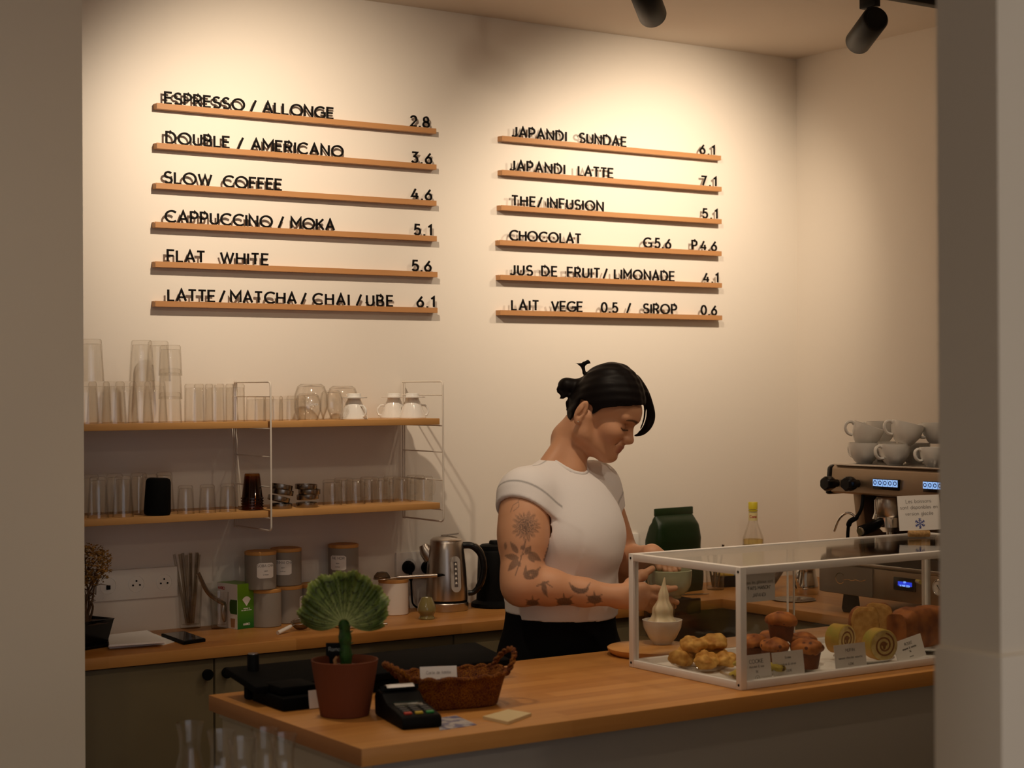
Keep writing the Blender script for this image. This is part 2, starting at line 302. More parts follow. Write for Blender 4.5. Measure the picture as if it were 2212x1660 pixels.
# ------------------------------------------------------------------ pen-stroke lettering (cap height 1)
def _S(w=0.56): return [arc(w/2, 0.745, w/2-.01, 0.255, 35, 250, 12) + arc(w/2, 0.255, w/2, 0.255, 78, -150, 14)]
GL = {
 'A': (0.74, [[(0, 0), (.37, 1), (.74, 0)], [(.13, .32), (.61, .32)]]),
 'B': (0.58, [[(0, 0), (0, 1), (.3, 1)] + arc(.3, .76, .22, .24, 90, -90, 8) + [(0, .52)], [(.3, .52)] + arc(.32, .26, .25, .26, 90, -90, 8) + [(0, 0)]]),
 'C': (0.80, [arc(.5, .5, .5, .5, 48, 312, 22)]),
 'D': (0.74, [[(0, 0), (0, 1), (.28, 1)] + arc(.28, .5, .46, .5, 90, -90, 14) + [(0, 0)]]),
 'E': (0.54, [[(.54, 0), (0, 0), (0, 1), (.54, 1)], [(0, .52), (.48, .52)]]),
 'F': (0.52, [[(0, 0), (0, 1), (.52, 1)], [(0, .5), (.46, .5)]]),
 'G': (0.88, [arc(.5, .5, .5, .5, 48, 300, 20) + [(.88, .18), (.88, .46), (.54, .46)]]),
 'H': (0.66, [[(0, 0), (0, 1)], [(.66, 0), (.66, 1)], [(0, .52), (.66, .52)]]),
 'I': (0.02, [[(0.01, 0), (0.01, 1)]]),
 'J': (0.46, [[(.46, 1), (.46, .24)] + arc(.22, .24, .24, .24, 0, -150, 8)]),
 'K': (0.62, [[(0, 0), (0, 1)], [(.58, 1), (0, .38)], [(.2, .58), (.62, 0)]]),
 'L': (0.48, [[(0, 1), (0, 0), (.48, 0)]]),
 'M': (0.82, [[(0, 0), (0, 1), (.41, .38), (.82, 1), (.82, 0)]]),
 'N': (0.68, [[(0, 0), (0, 1), (.68, 0), (.68, 1)]]),
 'O': (1.0, [arc(.5, .5, .5, .5, 0, 360, 28)[:-1]]),
 'P': (0.56, [[(0, 0), (0, 1), (.28, 1)] + arc(.28, .72, .28, .28, 90, -90, 9) + [(0, .44)]]),
 'Q': (1.0, [arc(.5, .5, .5, .5, 0, 360, 28)[:-1], [(.62, .26), (.96, -.04)]]),
 'R': (0.58, [[(0, 0), (0, 1), (.28, 1)] + arc(.28, .74, .27, .26, 90, -90, 9) + [(0, .48)], [(.28, .48), (.58, 0)]]),
 'S': (0.56, _S()),
 'T': (0.60, [[(0, 1), (.60, 1)], [(.30, 1), (.30, 0)]]),
 'U': (0.62, [[(0, 1), (0, .31)] + arc(.31, .31, .31, .31, 180, 360, 12) + [(.62, 1)]]),
 'V': (0.72, [[(0, 1), (.36, 0), (.72, 1)]]),
 'W': (1.06, [[(0, 1), (.27, 0), (.53, .9), (.79, 0), (1.06, 1)]]),
 'X': (0.66, [[(0, 0), (.66, 1)], [(0, 1), (.66, 0)]]), 'Y': (0.66, [[(0, 1), (.33, .45), (.66, 1)], [(.33, .45), (.33, 0)]]),
 'Z': (0.60, [[(0, 1), (.6, 1), (0, 0), (.6, 0)]]),
 '/': (0.42, [[(0, -.04), (.42, 1.04)]]), '.': (0.02, [[(0.0, 0.02), (0.12, 0.02)]]), "'": (0.05, [[(.05, 1), (.02, .78)]]), '"': (0.2, [[(.05, 1), (.02, .76)], [(.2, 1), (.17, .76)]]), '&': (0.6, [[(.6, 0), (.12, .74)] + arc(.28, .78, .18, .2, 190, -30, 8) + [(.02, .3)] + arc(.25, .24, .24, .24, 160, 350, 8)]), '-': (0.3, [[(0, .45), (.3, .45)]]),
 '0': (0.58, [arc(.29, .5, .29, .5, 0, 360, 24)[:-1]]), '1': (0.26, [[(0, .82), (.24, 1), (.24, 0)]]),
 '2': (0.54, [arc(.27, .72, .26, .28, 165, -20, 10) + [(.0, .0), (.56, 0)]]),
 '3': (0.54, [[(.04, 1), (.52, 1), (.24, .6)] + arc(.25, .3, .28, .30, 85, -150, 12)]),
 '4': (0.62, [[(.46, 0), (.46, .6)], [(.36, 1), (0, .26), (.62, .26)]]),
 '5': (0.54, [[(.50, 1), (.1, 1), (.06, .56)] + arc(.25, .32, .29, .32, 120, -150, 13)]),
 '6': (0.58, [[(.46, 1), (.07, .46)], arc(.29, .3, .28, .30, 0, 360, 20)[:-1]]),
 '7': (0.54, [[(0, 1), (.54, 1), (.16, 0)]]),
 '8': (0.56, [arc(.28, .75, .22, .25, 0, 360, 18)[:-1], arc(.28, .26, .28, .26, 0, 360, 20)[:-1]]),
 '9': (0.58, [arc(.29, .7, .28, .30, 0, 360, 20)[:-1], [(.51, .54), (.12, 0)]]),
 'e': (0.5, [[(.02, .34), (.48, .34)] + arc(.25, .31, .24, .31, 10, 320, 14)]), 'a': (0.5, [arc(.24, .3, .24, .3, 0, 360, 14)[:-1], [(.48, .62), (.48, 0)]]),
 's': (0.38, [arc(.19, .46, .18, .16, 40, 250, 8) + arc(.19, .15, .19, .15, 75, -150, 8)]), 'o': (0.54, [arc(.27, .31, .27, .31, 0, 360, 16)[:-1]]),
 'n': (0.44, [[(0, 0), (0, .62)], [(0, .38)] + arc(.22, .38, .22, .24, 180, 0, 8) + [(.44, 0)]]), 'i': (0.02, [[(0.01, 0), (0.01, .6)], [(.01, .78), (.01, .86)]]),
 'u': (0.44, [[(0, .62), (0, .24)] + arc(.22, .24, .22, .24, 180, 360, 8) + [(.44, .62)]]), 't': (0.3, [[(.14, .9), (.14, .08), (.3, .02)], [(0, .62), (.3, .62)]]),
 'l': (0.02, [[(0.01, 0), (0.01, 1)]]), 'p': (0.5, [[(0, .62), (0, -.34)], arc(.25, .3, .25, .31, 0, 360, 14)[:-1]]), 'b': (0.5, [[(0, 0), (0, 1)], arc(.25, .3, .25, .31, 0, 360, 14)[:-1]]),
 'd': (0.5, [[(.5, 0), (.5, 1)], arc(.25, .3, .25, .31, 0, 360, 14)[:-1]]), 'g': (0.5, [[(.5, .62), (.5, -.1)] + arc(.25, -.1, .25, .24, 0, -150, 8), arc(.25, .3, .25, .31, 0, 360, 14)[:-1]]),
 'c': (0.44, [arc(.26, .31, .25, .31, 45, 315, 12)]), 'r': (0.3, [[(0, 0), (0, .62)], [(0, .36)] + arc(.22, .38, .22, .24, 180, 70, 6)]), 'v': (0.44, [[(0, .62), (.22, 0), (.44, .62)]]),
 'h': (0.44, [[(0, 0), (0, 1)], [(0, .38)] + arc(.22, .38, .22, .24, 180, 0, 8) + [(.44, 0)]]), 'm': (0.76, [[(0, 0), (0, .62)], [(0, .38)] + arc(.19, .4, .19, .22, 180, 0, 8) + [(.38, 0)], [(.38, .38)] + arc(.57, .4, .19, .22, 180, 0, 8) + [(.76, 0)]]),
 'x': (0.42, [[(0, 0), (.42, .62)], [(0, .62), (.42, 0)]]), 'f': (0.3, [[(.3, .96), (.18, .96), (.13, .8), (.13, 0)], [(0, .62), (.3, .62)]]), 'w': (.66, [[(0, .62), (.17, 0), (.33, .58), (.49, 0), (.66, .62)]]), 'k': (.42, [[(0, 0), (0, 1)], [(.38, .62), (0, .24)], [(.12, .36), (.42, 0)]]), 'j': (.2, [[(.16, .6), (.16, -.2), (0, -.3)], [(.16, .78), (.16, .86)]]), 'y': (.44, [[(0, .62), (.22, 0)], [(.44, .62), (.12, -.32)]]), 'z': (.4, [[(0, .6), (.4, .6), (0, 0), (.4, 0)]]), 'q': (.5, [[(.5, .62), (.5, -.34)], arc(.25, .3, .25, .31, 0, 360, 14)[:-1]]), '~': (.5, [[(.1, .62), (.28, .62), (.42, .82)]]), ',': (.1, [[(.08, .06), (.02, -.14)]]), ' ': (0.32, []),
}
CLOSED = {('O', 0), ('Q', 0), ('0', 0), ('6', 1), ('8', 0), ('8', 1), ('9', 0), ('a', 0), ('o', 0), ('p', 1), ('b', 1), ('d', 1), ('g', 1)}
def glyph(mb, ch, x, y, h, pen, z0, z1, m=None, wsc=1.0):
    for i, st in enumerate(GL[ch][1]):
        mb.ribbon([(x+p[0]*h*wsc, y+p[1]*h) for p in st], pen, z0, z1, m, (ch, i) in CLOSED)
ACC = {'\u00e9': ('e', [[(.20, .76), (.34, .96)]]), '\u00e2': ('a', [[(.08, .76), (.24, .94), (.40, .76)]]), '\u20ac': ('C', [[(-.08, .58), (.6, .58)], [(-.08, .42), (.55, .42)]])}
for _k, (_b, _s) in ACC.items():
    GL[_k] = (GL[_b][0], list(GL[_b][1]) + _s)
    if (_b, 0) in CLOSED: CLOSED.add((_k, 0))
def twidth(t, h, track): return sum(GL[c][0] for c in t)*h + track*h*(len(t)-1)
def text(mb, t, cx, y, h, pen=0.12, track=0.2, th=0.0003, m=None, align='c', zb=0.0):
    """one printed line, flat on the local x-y plane and th thick"""
    x = cx-twidth(t, h, track)/2 if align == 'c' else cx
    for c in t:
        glyph(mb, c, x, y, h, pen*h, zb, zb+th, m); x += (GL[c][0]+track)*h
UPRIGHT = Matrix.Rotation(math.pi/2, 4, 'X')      # text plane x-y stood up to x-z, facing -y
# ------------------------------------------------------------------ the room
RX = 2.959; ZC = 2.677; FX0 = 0.3575; FY0, FY1 = -0.9893, -1.6532; DB = 0.369
struct('floor', MB().b2(-3.2, RX+.1, -7.0, 0.1, -0.1, 0.0), 'floor')
struct('ceiling', MB().b2(-3.2, RX+.1, -7.0, 0.1, ZC, ZC+0.1), 'ceil')
struct('wall_back', MB().b2(-3.2, RX+.1, 0.0, 0.1, 0.0, ZC), 'wall')
struct('wall_right', MB().b2(RX, RX+0.1, -7.0, 0.0, 0.0, ZC), 'wall')
struct('wall_west', MB().b2(-3.3, -3.2, -7.0, 0.1, 0.0, ZC), 'wall')
wl = at(181, 900, y=-0.62)
struct('wall_left', MB().b2(-3.2, wl.x, -0.62, -0.50, 0.0, ZC), 'wall_grey')
wp = at(2028, 1000, d=2.25)
struct('wall_front', MB().b2(wp.x, RX, wp.y-0.10, wp.y, 0.0, ZC), 'wall_grey')
zt = at(2016, 1395, d=2.25).z
struct('trim_1', MB().b2(wp.x-0.008, RX, wp.y-0.108, wp.y+0.004, 0.0, zt, 0.003), 'wall_grey')

# ------------------------------------------------------------------ track lamps
t = thing('track_rail', 'black lighting track fixed along the ceiling above the menu wall', 'lighting track', (1.6, -0.88, ZC-0.03))
MB().b2(-1.5, 1.3, -0.017, 0.017, 0.012, 0.03, 0.003).build('track', 'lamp', t)
def track_lamp(name, label, mid, tgt, r=0.037, ln=0.165):
    d = (Vector(tgt)-Vector(mid)).normalized(); q = d.to_track_quat('-Z', 'Y')
    t = thing(name, label, 'spotlight', (mid[0], mid[1], mid[2]), group='track spotlights aimed at the menu wall')
    m = q.to_matrix().to_4x4()
    MB().lathe([(0, ln/2), (r*.9, ln/2), (r, ln/2-.006), (r, -ln/2+.004), (r*.94, -ln/2), (r*.86, -ln/2), (r*.82, -ln/2+.03), (0, -ln/2+.032)], 40, m).build('lamp_body', 'lamp', t)
    side = Vector((d.y, -d.x, 0)).normalized()
    up = -d*0.03; top = ZC-0.03-mid[2]
    k = MB(); k.cyl(up, (up.x, up.y, up.z+0.06), 0.009); k.cyl((up.x, up.y, top-.03), (up.x, up.y, up.z), 0.008)
    k.b2(up.x-.011, up.x+.011, up.y-.03, up.y+.03, top-.03, top, .002); k.build('lamp_stem', 'lamp', t)
    MB().cyl(-d*(ln/2-.004), -d*(ln/2+.001), r*.7, r*.66, 32).build('rear_cap', 'lamp', t)
    return t
track_lamp('track_spotlight', 'black cylinder spotlight on the ceiling track, nearer the menu columns, aimed towards the corner', at(1398, 2, y=-0.88), at(1470, 190, y=-0.53))
track_lamp('track_spotlight', 'black cylinder spotlight hanging from the ceiling track beside the corner of the walls', at(1872, 66, y=-0.88), at(1765, 210, y=-0.45))

# ------------------------------------------------------------------ menu rails and letters
RAILS_L = [(338.8, 222, 942.5, 278), (338.8, 308.4, 943, 355.4), (337.3, 396.3, 943, 432.6), (335.7, 481.5, 943.7, 508.1), (335.7, 566.9, 945.2, 586), (335.7, 651.7, 945.2, 663.8)]
RAILS_R = [(1084.8, 292.7, 1557.7, 337), (1084.8, 367.3, 1559, 403.6), (1083, 441.9, 1559, 475), (1079.8, 517.2, 1559, 544.6), (1081, 593.1, 1559.7, 612.5), (1081, 670.2, 1560.2, 681.8)]
TXT_L = [[('ESPRESSO', 356, 530.5), ('/', 541.7, 557.8), ('ALLONGE', 569, 722.9), ('2.8', 887, 929.4)],
         [('DOUBLE', 358.5, 498.4), ('/', 513.5, 528.7), ('AMERICANO', 543.2, 743.1), ('3.6', 889, 934.6)],
         [('SLOW', 354.8, 459), ('COFFEE', 482, 610.8), ('4.6', 888.5, 934)],
         [('CAPPUCCINO', 356, 589.3), ('/', 600, 615.3), ('MOKA', 628, 723.5), ('5.1', 894, 933)],
         [('FLAT', 360, 443.3), ('WHITE', 475, 581), ('5.6', 889, 931.9)],
         [('LATTE', 360.9, 465.4), ('/', 472, 488), ('MATCHA', 496.3, 640.2), ('/', 648.3, 663.8), ('CHAI', 674.4, 754.4), ('/', 768, 783), ('UBE', 790, 849.2), ('6.1', 899, 938.5)]]
TXT_R = [[('JAPANDI', 1106, 1225.3), ('SUNDAE', 1252, 1355), ('6.1', 1512, 1545.3)],
         [('JAPANDI', 1101, 1221.6), ('LATTE', 1249, 1326.5), ('7.1', 1515, 1548.5)],
         [('THE', 1105, 1158), ('/', 1161, 1173.6), ('INFUSION', 1182.3, 1304.4), ('5.1', 1517.4, 1550.5)],
         [('CHOCOLAT', 1100, 1255.9), ('G', 1389.4, 1411), ('5.6', 1414, 1449.8), ('P', 1493.8, 1505), ('4.6', 1513, 1548.5)],
         [('JUS', 1100.5, 1150.7), ('DE', 1169, 1204), ('FRUIT', 1224.5, 1296), ('/', 1301.6, 1314.8), ('LIMONADE', 1326, 1457.3), ('4.1', 1518.7, 1551.5)],
         [('LAIT', 1103.5, 1163.6), ('VEGE', 1189.7, 1258.4), ('0.5', 1297.4, 1334.2), ('/', 1352, 1365.8), ('SIROP', 1388.7, 1461.5), ('0.6', 1513, 1548)]]
NAMES_L = ['espresso', 'double', 'slow coffee', 'cappuccino', 'flat white', 'latte and matcha']
NAMES_R = ['sundae', 'second latte', 'infusion', 'chocolat', 'fruit juice', 'lait vege']
ORD = ['first', 'second', 'third', 'fourth', 'fifth', 'sixth', 'seventh', 'eighth', 'ninth', 'tenth']
RY = -0.026
GCACHE = {}
def letter(ch, x, z, h, wsc, label):
    key = (ch, round(h, 4), round(wsc, 2))
    if key not in GCACHE:
        p_ = h*.15; hc = h-p_; mb = MB(); glyph(mb, ch, 0, p_/2, hc, p_, -0.002, 0.002, UPRIGHT, wsc*h/hc)
        if ch == '.': mb.bm.clear(); mb.box((0.0, 0, h*.07), (h*.14, .004, h*.14))
        o = mb.build('menu_letter', 'letter', smooth=False); GCACHE[key] = o
    else: o = GCACHE[key].copy(); COL.objects.link(o)
    o.location = (x, RY+0.006, z); tag(o, label, 'letter', 'black letters standing on the menu rails')
LH = 0.0345
for rails, txts, nms in ((RAILS_L, TXT_L, NAMES_L), (RAILS_R, TXT_R, NAMES_R)):
    for (u0, v0, u1, v1), line, nm in zip(rails, txts, nms):
        a = at(u0, v0, y=RY); b = at(u1, v1, y=RY); z = (a.z+b.z)/2; hh = 0.0150
        mb = MB(); poly = [(RY, z-hh), (RY, z), (RY+.003, z), (RY+.003, z-.003), (RY+.009, z-.003), (RY+.009, z), (-.0005, z), (-.0005, z-hh)]
        mb.prism(poly, a.x, b.x, Matrix(((0, 0, 1, 0), (1, 0, 0, 0), (0, 1, 0, 0), (0, 0, 0, 1))))
        first = next(w for w, _, _ in line if w not in ('/',)) if nm != 'sundae' else 'SUNDAE'
        lab = {'sundae': 'slim oak menu rail holding the SUNDAE line with price 6.1', 'second latte': 'slim oak menu rail holding the LATTE line with price 7.1'}.get(nm, 'slim oak menu rail holding the line that starts with %s' % first)
        tag(mb.build('menu_rail', 'rail'), lab, 'rail', 'oak menu rails on the wall')
        prev = None
        for w, p0, p1 in line:
            xa = at(p0, 500, y=RY+.006).x; xb = at(p1, 500, y=RY+.006).x
            h = LH*(1.0 if rails is RAILS_L else 0.985); pen = h*.15
            nat = sum(GL[c][0] if c != '.' else .14 for c in w)*h; n = len(w); num = w[0].isdigit()
            wsc = 0.92 if nat > (xb-xa-pen)*0.97 and n > 1 else 1.0
            nat *= wsc
            tr = ((xb-xa-pen)-nat)/max(1, n-1) if n > 1 else 0
            x = xa+pen/2
            ref = {'sundae': 'on the SUNDAE rail', 'second latte': 'on the LATTE rail priced 7.1'}.get(nm, 'on the %s rail' % first)
            for i, ch in enumerate(w):
                if ch == '/':
                    nx = line[[k for k, q in enumerate(line) if q[1] == p0][0]+1][0]
                    label = 'black slash standing before the word %s on a menu rail' % nx
                    if nm == 'lait vege': label = 'black slash standing before SIROP on a menu rail'
                elif num:
                    kind = 'decimal point' if ch == '.' else 'digit %s' % ch
                    pos = 'second' if (i and ch == w[0]) else None
                    label = 'black %s of the price %s %s' % (kind, w, ref)
                elif w == 'JAPANDI': label = 'black letter %s, %s letter of the word before %s' % (ch, ORD[i], 'SUNDAE' if nm == 'sundae' else 'LATTE priced 7.1')
                elif w == 'LATTE': label = 'black letter %s, %s letter of LATTE %s' % (ch, ORD[i], 'beside MATCHA' if nm != 'second latte' else 'priced 7.1')
                elif n == 1: label = 'black letter %s before the price %s on the CHOCOLAT rail' % (ch, '5.6' if ch == 'G' else '4.6')
                else: label = 'black letter %s, %s letter of %s on a menu rail' % (ch, ORD[i], w)
                letter(ch, x + (h*.07 if ch == '.' else 0), z-.0006, h, wsc, label)
                x += (GL[ch][0] if ch != '.' else .14)*h*wsc+tr

# ------------------------------------------------------------------ counters and cabinets
t = thing('back_worktop', 'beech worktop along the back wall under the glass shelves', 'worktop', (0, 0, CT))
MB().b2(-0.6, 2.30, -DB, -0.001, -0.0285, 0.0, 0.002).build('top_board', 'beech', t)
t = thing('side_worktop', 'beech worktop along the side wall carrying the coffee machine', 'worktop', (2.29, 0, CT))
MB().b2(0.011, RX-2.29-.001, -0.955, -0.001, -0.0285, 0.0, 0.002).build('top_board', 'beechy', t)
def cabinet(x0, x1, label):
    t = thing('base_cabinet', label, 'cabinet', ((x0+x1)/2, -DB/2, 0), group='base cabinets under the back worktop'); w = (x1-x0)/2
    MB().b2(-w+.001, w-.001, -DB/2+.038, DB/2-.003, 0.10, CT-.0295).build('body', 'cab', t)
    MB().b2(-w+.001, w-.001, -DB/2+.07, DB/2-.01, 0.0, 0.10).build('plinth', 'dark', t)
    for sgn, dx in ((-1, -w/2), (1, w/2)):
        d = MB().box((dx, -DB/2+.0285, .495), (w-.005, .018, .785), .0015).build('door', 'cab', t)
        k = MB(); kx = -sgn*.019 + (0 if True else 0)
        kx = sgn*(w-.026)
        m = Matrix.Translation((kx, -DB/2+.0195, CT-.068)) @ Matrix.Rotation(math.pi/2, 4, 'X')
        k.lathe([(0, 0), (.006, 0), (.006, .010), (.0135, .014), (.0140, .022), (.012, .0245), (0, .0245)], 24, m).build('knob', 'dark', d)
    return t
cw = 0.704
GX = 0.655
cabinet(GX-2*cw/1, GX-cw, 'olive grey base cabinet beyond the edge of the partition wall')
cabinet(GX-cw, GX, 'olive grey base cabinet below the bonsai and papers')
cabinet(GX, GX+cw, 'olive grey base cabinet below the canisters and the plant')
cabinet(GX+cw, GX+2*cw, 'olive grey base cabinet below the kettle, behind the barista')
t = thing('side_cabinet', 'base cabinet under the side worktop below the coffee machine', 'cabinet', (2.63, -0.46, 0))
MB().b2(-.30, RX-2.63-.002, -.49, .05, 0.0, CT-.0295).build('body', 'cab', t)
MB().b2(-.318, -.301, -.48, .045, 0.10, CT-.034, .0015).build('door', 'cab', t)
t = thing('serving_counter', 'serving counter with thick beech top and grey panels', 'counter', (FX0, FY1, 0))
dy = FY0-FY1
top = MB().b2(0.0, RX-FX0-.001, 0, dy, CT-.033, CT, .0015).build('top_board', ['beech', 'endgrain'], t)
for p in top.data.polygons:
    if p.normal.x < -0.9: p.material_index = 1
MB().b2(.022, .040, .03, dy-.02, 0.0, CT-.0335, .001).build('end_panel', 'panel', t)
MB().b2(.014, .022, .03, dy-.02, CT-.045, CT-.0335, .001).build('edge_strip', 'panel', t)
MB().b2(.0405, RX-FX0-.001, .03, .048, 0.0, CT-.0335, .001).build('front_panel', mat('counter_front', (0.30, 0.28, 0.25), .6), t)
MB().b2(.0405, RX-FX0-.001, dy-.038, dy-.02, 0.0, CT-.0335, .001).build('back_panel', 'panel', t)
# ------------------------------------------------------------------ wall shelf with wire ladders
S1, S2, SD, SZT, SZB = 0.8696, 1.3991, 0.2334, 1.5797, 1.1878
ZU = at(579, 910.6, y=-SD).z; ZL = at(579, 1104.6, y=-SD).z; BT = 0.0172
SX0 = -0.05
t = thing('wall_shelf_unit', 'two-tier wooden wall shelf on cream wire ladders, full of glasses', 'shelf', (S1, 0, SZB))
for x0, x1 in ((SX0, S1-.006), (S1+.004, S2-.008)):
    for z in (ZU, ZL):
        MB().b2(x0-S1, x1-S1, -SD+.004, -.0015, z-BT-SZB, z-SZB, .0012).build('shelf_board', 'shelf', t)
rz = [at(584, v, y=-SD).z for v in (857, 988, 1053)]
for sx in (S1, S2):
    mb = MB(); x = sx-S1; z0, z1 = 0.0, SZT-SZB; R = .012
    mb.tube([(x, -.012, z1), (x, -SD+R, z1)] + [(x, -SD+R-R*math.sin(a), z1-R+R*math.cos(a)) for a in (.4, .8, 1.2, 1.57)] +
            [(x, -SD, z0+R)] + [(x, -SD+R-R*math.cos(a), z0+R-R*math.sin(a)) for a in (.4, .8, 1.2, 1.57)] + [(x, -.012, z0)], .0026, 10)
    for yy in (-.010, -.021): mb.tube([(x, yy, z0-.004), (x, yy, z1+.004)], .0024, 10)
    for z in rz: mb.tube([(x, -.012, z-SZB), (x, -SD, z-SZB)], .0018, 8)
    for z in (ZU, ZL): mb.tube([(x, -.012, z-BT-SZB-.003), (x, -SD, z-BT-SZB-.003)], .0022, 8)
    mb.build('wire_ladder', 'wire', t)

# ------------------------------------------------------------------ glassware (all stand rim down, as in the photo)
def facet(n, amt=0.03): return lambda a, z: 1-amt*abs(math.sin(n*a/2))
def glass_mb(h, rim, base, wall=.0020, foot=.010, n=36, rf=None):
    """closed profile of an upside-down tumbler: rim at z=0, solid foot on top"""
    return MB().lathe([(rim, 0), (rim*.985+base*.015, .002), (base+(rim-base)*.25, h*.72), (base, h-.004), (base-.003, h), (0, h), ], n, None, False, True, rf).lathe(
        [(rim-wall, 0), (base+(rim-base)*.25-wall, h*.70), (base-wall-.001, h-foot), (0, h-foot-.001)], n, None, False, True, rf).lathe([(rim, 0), (rim-wall, 0)], n, None, False, False, rf)
def glass_proto(name, h, rim, base, **k):
    t = thing(name, None, 'glass', (0, 0, 0)); glass_mb(h, rim, base, **k).build('glass_body', 'glass2', t); return t
PROTO = {}
def put(kind, u, v, y, z, label, group, dx=0):
    x = at(u, v, y=y).x
    P, used = PROTO[kind]
    if not used:
        P.location = (x, y, z); tag(P, label, None, group); PROTO[kind][1] = True; return P
    return dup(P, (x, y, z), 0.0, label, group=group)
PROTO['high'] = [glass_proto('highball_glass', .106, .0325, .0265, rf=facet(12, .035), foot=.012), False]
PROTO['straight'] = [glass_proto('tall_tumbler', .099, .0262, .0250, foot=.010), False]
PROTO['short'] = [glass_proto('short_tumbler', .066, .0275, .0265, rf=facet(10, .05), foot=.009), False]
PROTO['pint'] = [glass_proto('slim_glass', .103, .0270, .0205, foot=.009), False]
PROTO['small'] = [glass_proto('small_glass', .073, .0225, .0190, foot=.008), False]
GU = 'clear glasses on the upper shelf'; GLo = 'clear glasses on the lower shelf'
yf = -.195
names = [('by the partition', 186), ('second from the partition', 246), ('third from the partition', 303)]
for nm, u in names: put('high', u, 912, yf, ZU, 'upturned highball glass at the front edge of the upper shelf, %s' % nm, GU)
for nm, u in (('behind the first and second', 214), ('behind the second and third', 272), ('just behind the stacked tumblers', 335)): put('high', u, 905, -.115, ZU, 'upturned highball glass in the rear row, %s highball' % nm if 'just' not in nm else 'upturned highball glass in the rear row, just behind the stacked tumblers', GU)
put('high', 197, 820, yf+.02, ZU+.1062, 'upturned highball glass standing on top of the front row beside the partition', GU)
for nm, u in (('outer', 306), ('inner', 342)): put('high', u, 800, -.13+.06*(nm == 'inner'), ZU+.1062, 'highball glass on top of the rear row beside the stacked tumblers, %s of two' % nm, GU)
PROTO['stack'] = [glass_proto('stacking_tumbler', .078, .0305, .0270, rf=facet(10, .03), foot=.011), False]
for k, nm in enumerate(('lowest', 'middle', 'topmost')):
    put('stack', 368, 912-60*k, -.20, ZU+.0601*k, 'faceted stacking tumbler, %s of the nested stack on the shelf front edge' % nm, GU)
for nm, u in (('nearest the stacked tumblers', 420), ('between two other tall tumblers', 464), ('nearest the wire ladder', 508)): put('straight', u, 905, -.185, ZU, 'straight tall tumbler upside down on the upper shelf, %s' % nm, GU)
for nm, u in (('first', 440), ('second', 484)): put('straight', u, 898, -.10, ZU, 'straight tall tumbler in the rear row of the upper shelf, %s behind the tall trio' % nm, GU)
for nm, u in (('nearest the tall tumblers', 553), ('right behind the wire ladder', 590), ('one past the wire ladder', 624)): put('short', u, 903, -.175, ZU, 'short faceted tumbler upside down on the upper shelf, %s' % nm, GU)
for nm, u in (('nearer the wire ladder', 571), ('nearer the glass server', 640)): put('short', u, 897, -.10, ZU, 'short faceted tumbler in the rear row of the upper shelf, %s' % nm, GU)
for nm, u in (('first from the partition', 212), ('second from the partition', 266), ('behind the black speaker', 324)): put('pint', u, 1112, -.185 if u < 300 else -.138, ZL, 'slim tapered glass at the front of the lower shelf, %s' % nm, GLo)
for nm, u in (('first', 196), ('second', 248), ('third', 300), ('fourth', 355)): put('pint', u, 1104, -.066, ZL, 'slim tapered glass in the rear row of the lower shelf, %s from the partition' % nm, GLo)
for nm, u in (('next to the black speaker', 401), ('in the middle of three', 448), ('beside the amber cups', 492)): put('small', u, 1100, -.185, ZL, 'small clear glass upside down on the lower shelf, %s' % nm, GLo)
# glass servers and drippers on the upper shelf
def server(u, y, label, h, r, handle=0.0):
    x = at(u, 900, y=y).x; t = thing('glass_server', label, 'glass server', (x, y, ZU), handle, 'upturned glass servers on the upper shelf')
    MB().lathe([(r*.72, 0), (r*.76, .004), (r, h*.35), (r*.97, h*.7), (r*.80, h*.93), (r*.6, h), (0, h)], 40, None, False).lathe([(r*.72-.002, 0), (r-.002, h*.35), (r*.97-.002, h*.7), (r*.8-.002, h*.92), (0, h-.003)], 40, None, False).build('glass_body', 'glass2', t)
    return t
server(672, -.085, 'tall glass server upside down behind the short tumblers', .098, .047)
server(740, -.095, 'tall glass server upside down just before the first white dripper', .092, .045)
t = server(665, -.165, 'squat glass server with white print beside the wire ladder tumblers', .072, .036)
tx = MB(); text(tx, 'Simax', 0, 0, .008, .16, .2, .0003, Matrix.Translation((0.0, -.0362, .040)) @ UPRIGHT); tx.build('print', 'paper', t)
t = server(716, -.175, 'glass server with a triangular handle beside the first white dripper', .080, .032)
for y0 in (0.0,):
    MB().tube([(.026, -.006, .066), (.040, -.012, .046), (.044, -.014, .030), (.034, -.010, .006), (.022, -.006, .006), (.026, -.006, .066)], .0030, 8).build('handle', 'glass2', t)
def dripper(u, y, label, ha):
    x = at(u, 900, y=y).x; t = thing('coffee_dripper', label, 'dripper', (x, y, ZU), 0, 'white ceramic drippers on the upper shelf')
    MB().lathe([(.0375, 0), (.0385, .002), (.030, .026), (.0225, .046), (.0185, .054), (.0185, .0572), (.036, .0582), (.0365, .0605), (.019, .062), (.019, .070), (.0165, .0715), (0, .0715)], 48).build('cone', 'porc', t)
    a = math.radians(ha); c, s = math.cos(a), math.sin(a)
    MB().tube([(c*p, s*p, q) for p, q in ((.026, .038), (.038, .036), (.046, .027), (.047, .018), (.042, .009), (.035, .008))], .0030, 8).build('handle', 'porc', t)
dripper(765, -.165, 'white ceramic dripper upside down beside the glass servers', -75)
dripper(851, -.085, 'white ceramic dripper upside down, half hidden behind the end dripper', 150)
dripper(891, -.160, 'white ceramic dripper upside down at the end of the upper shelf', -12)
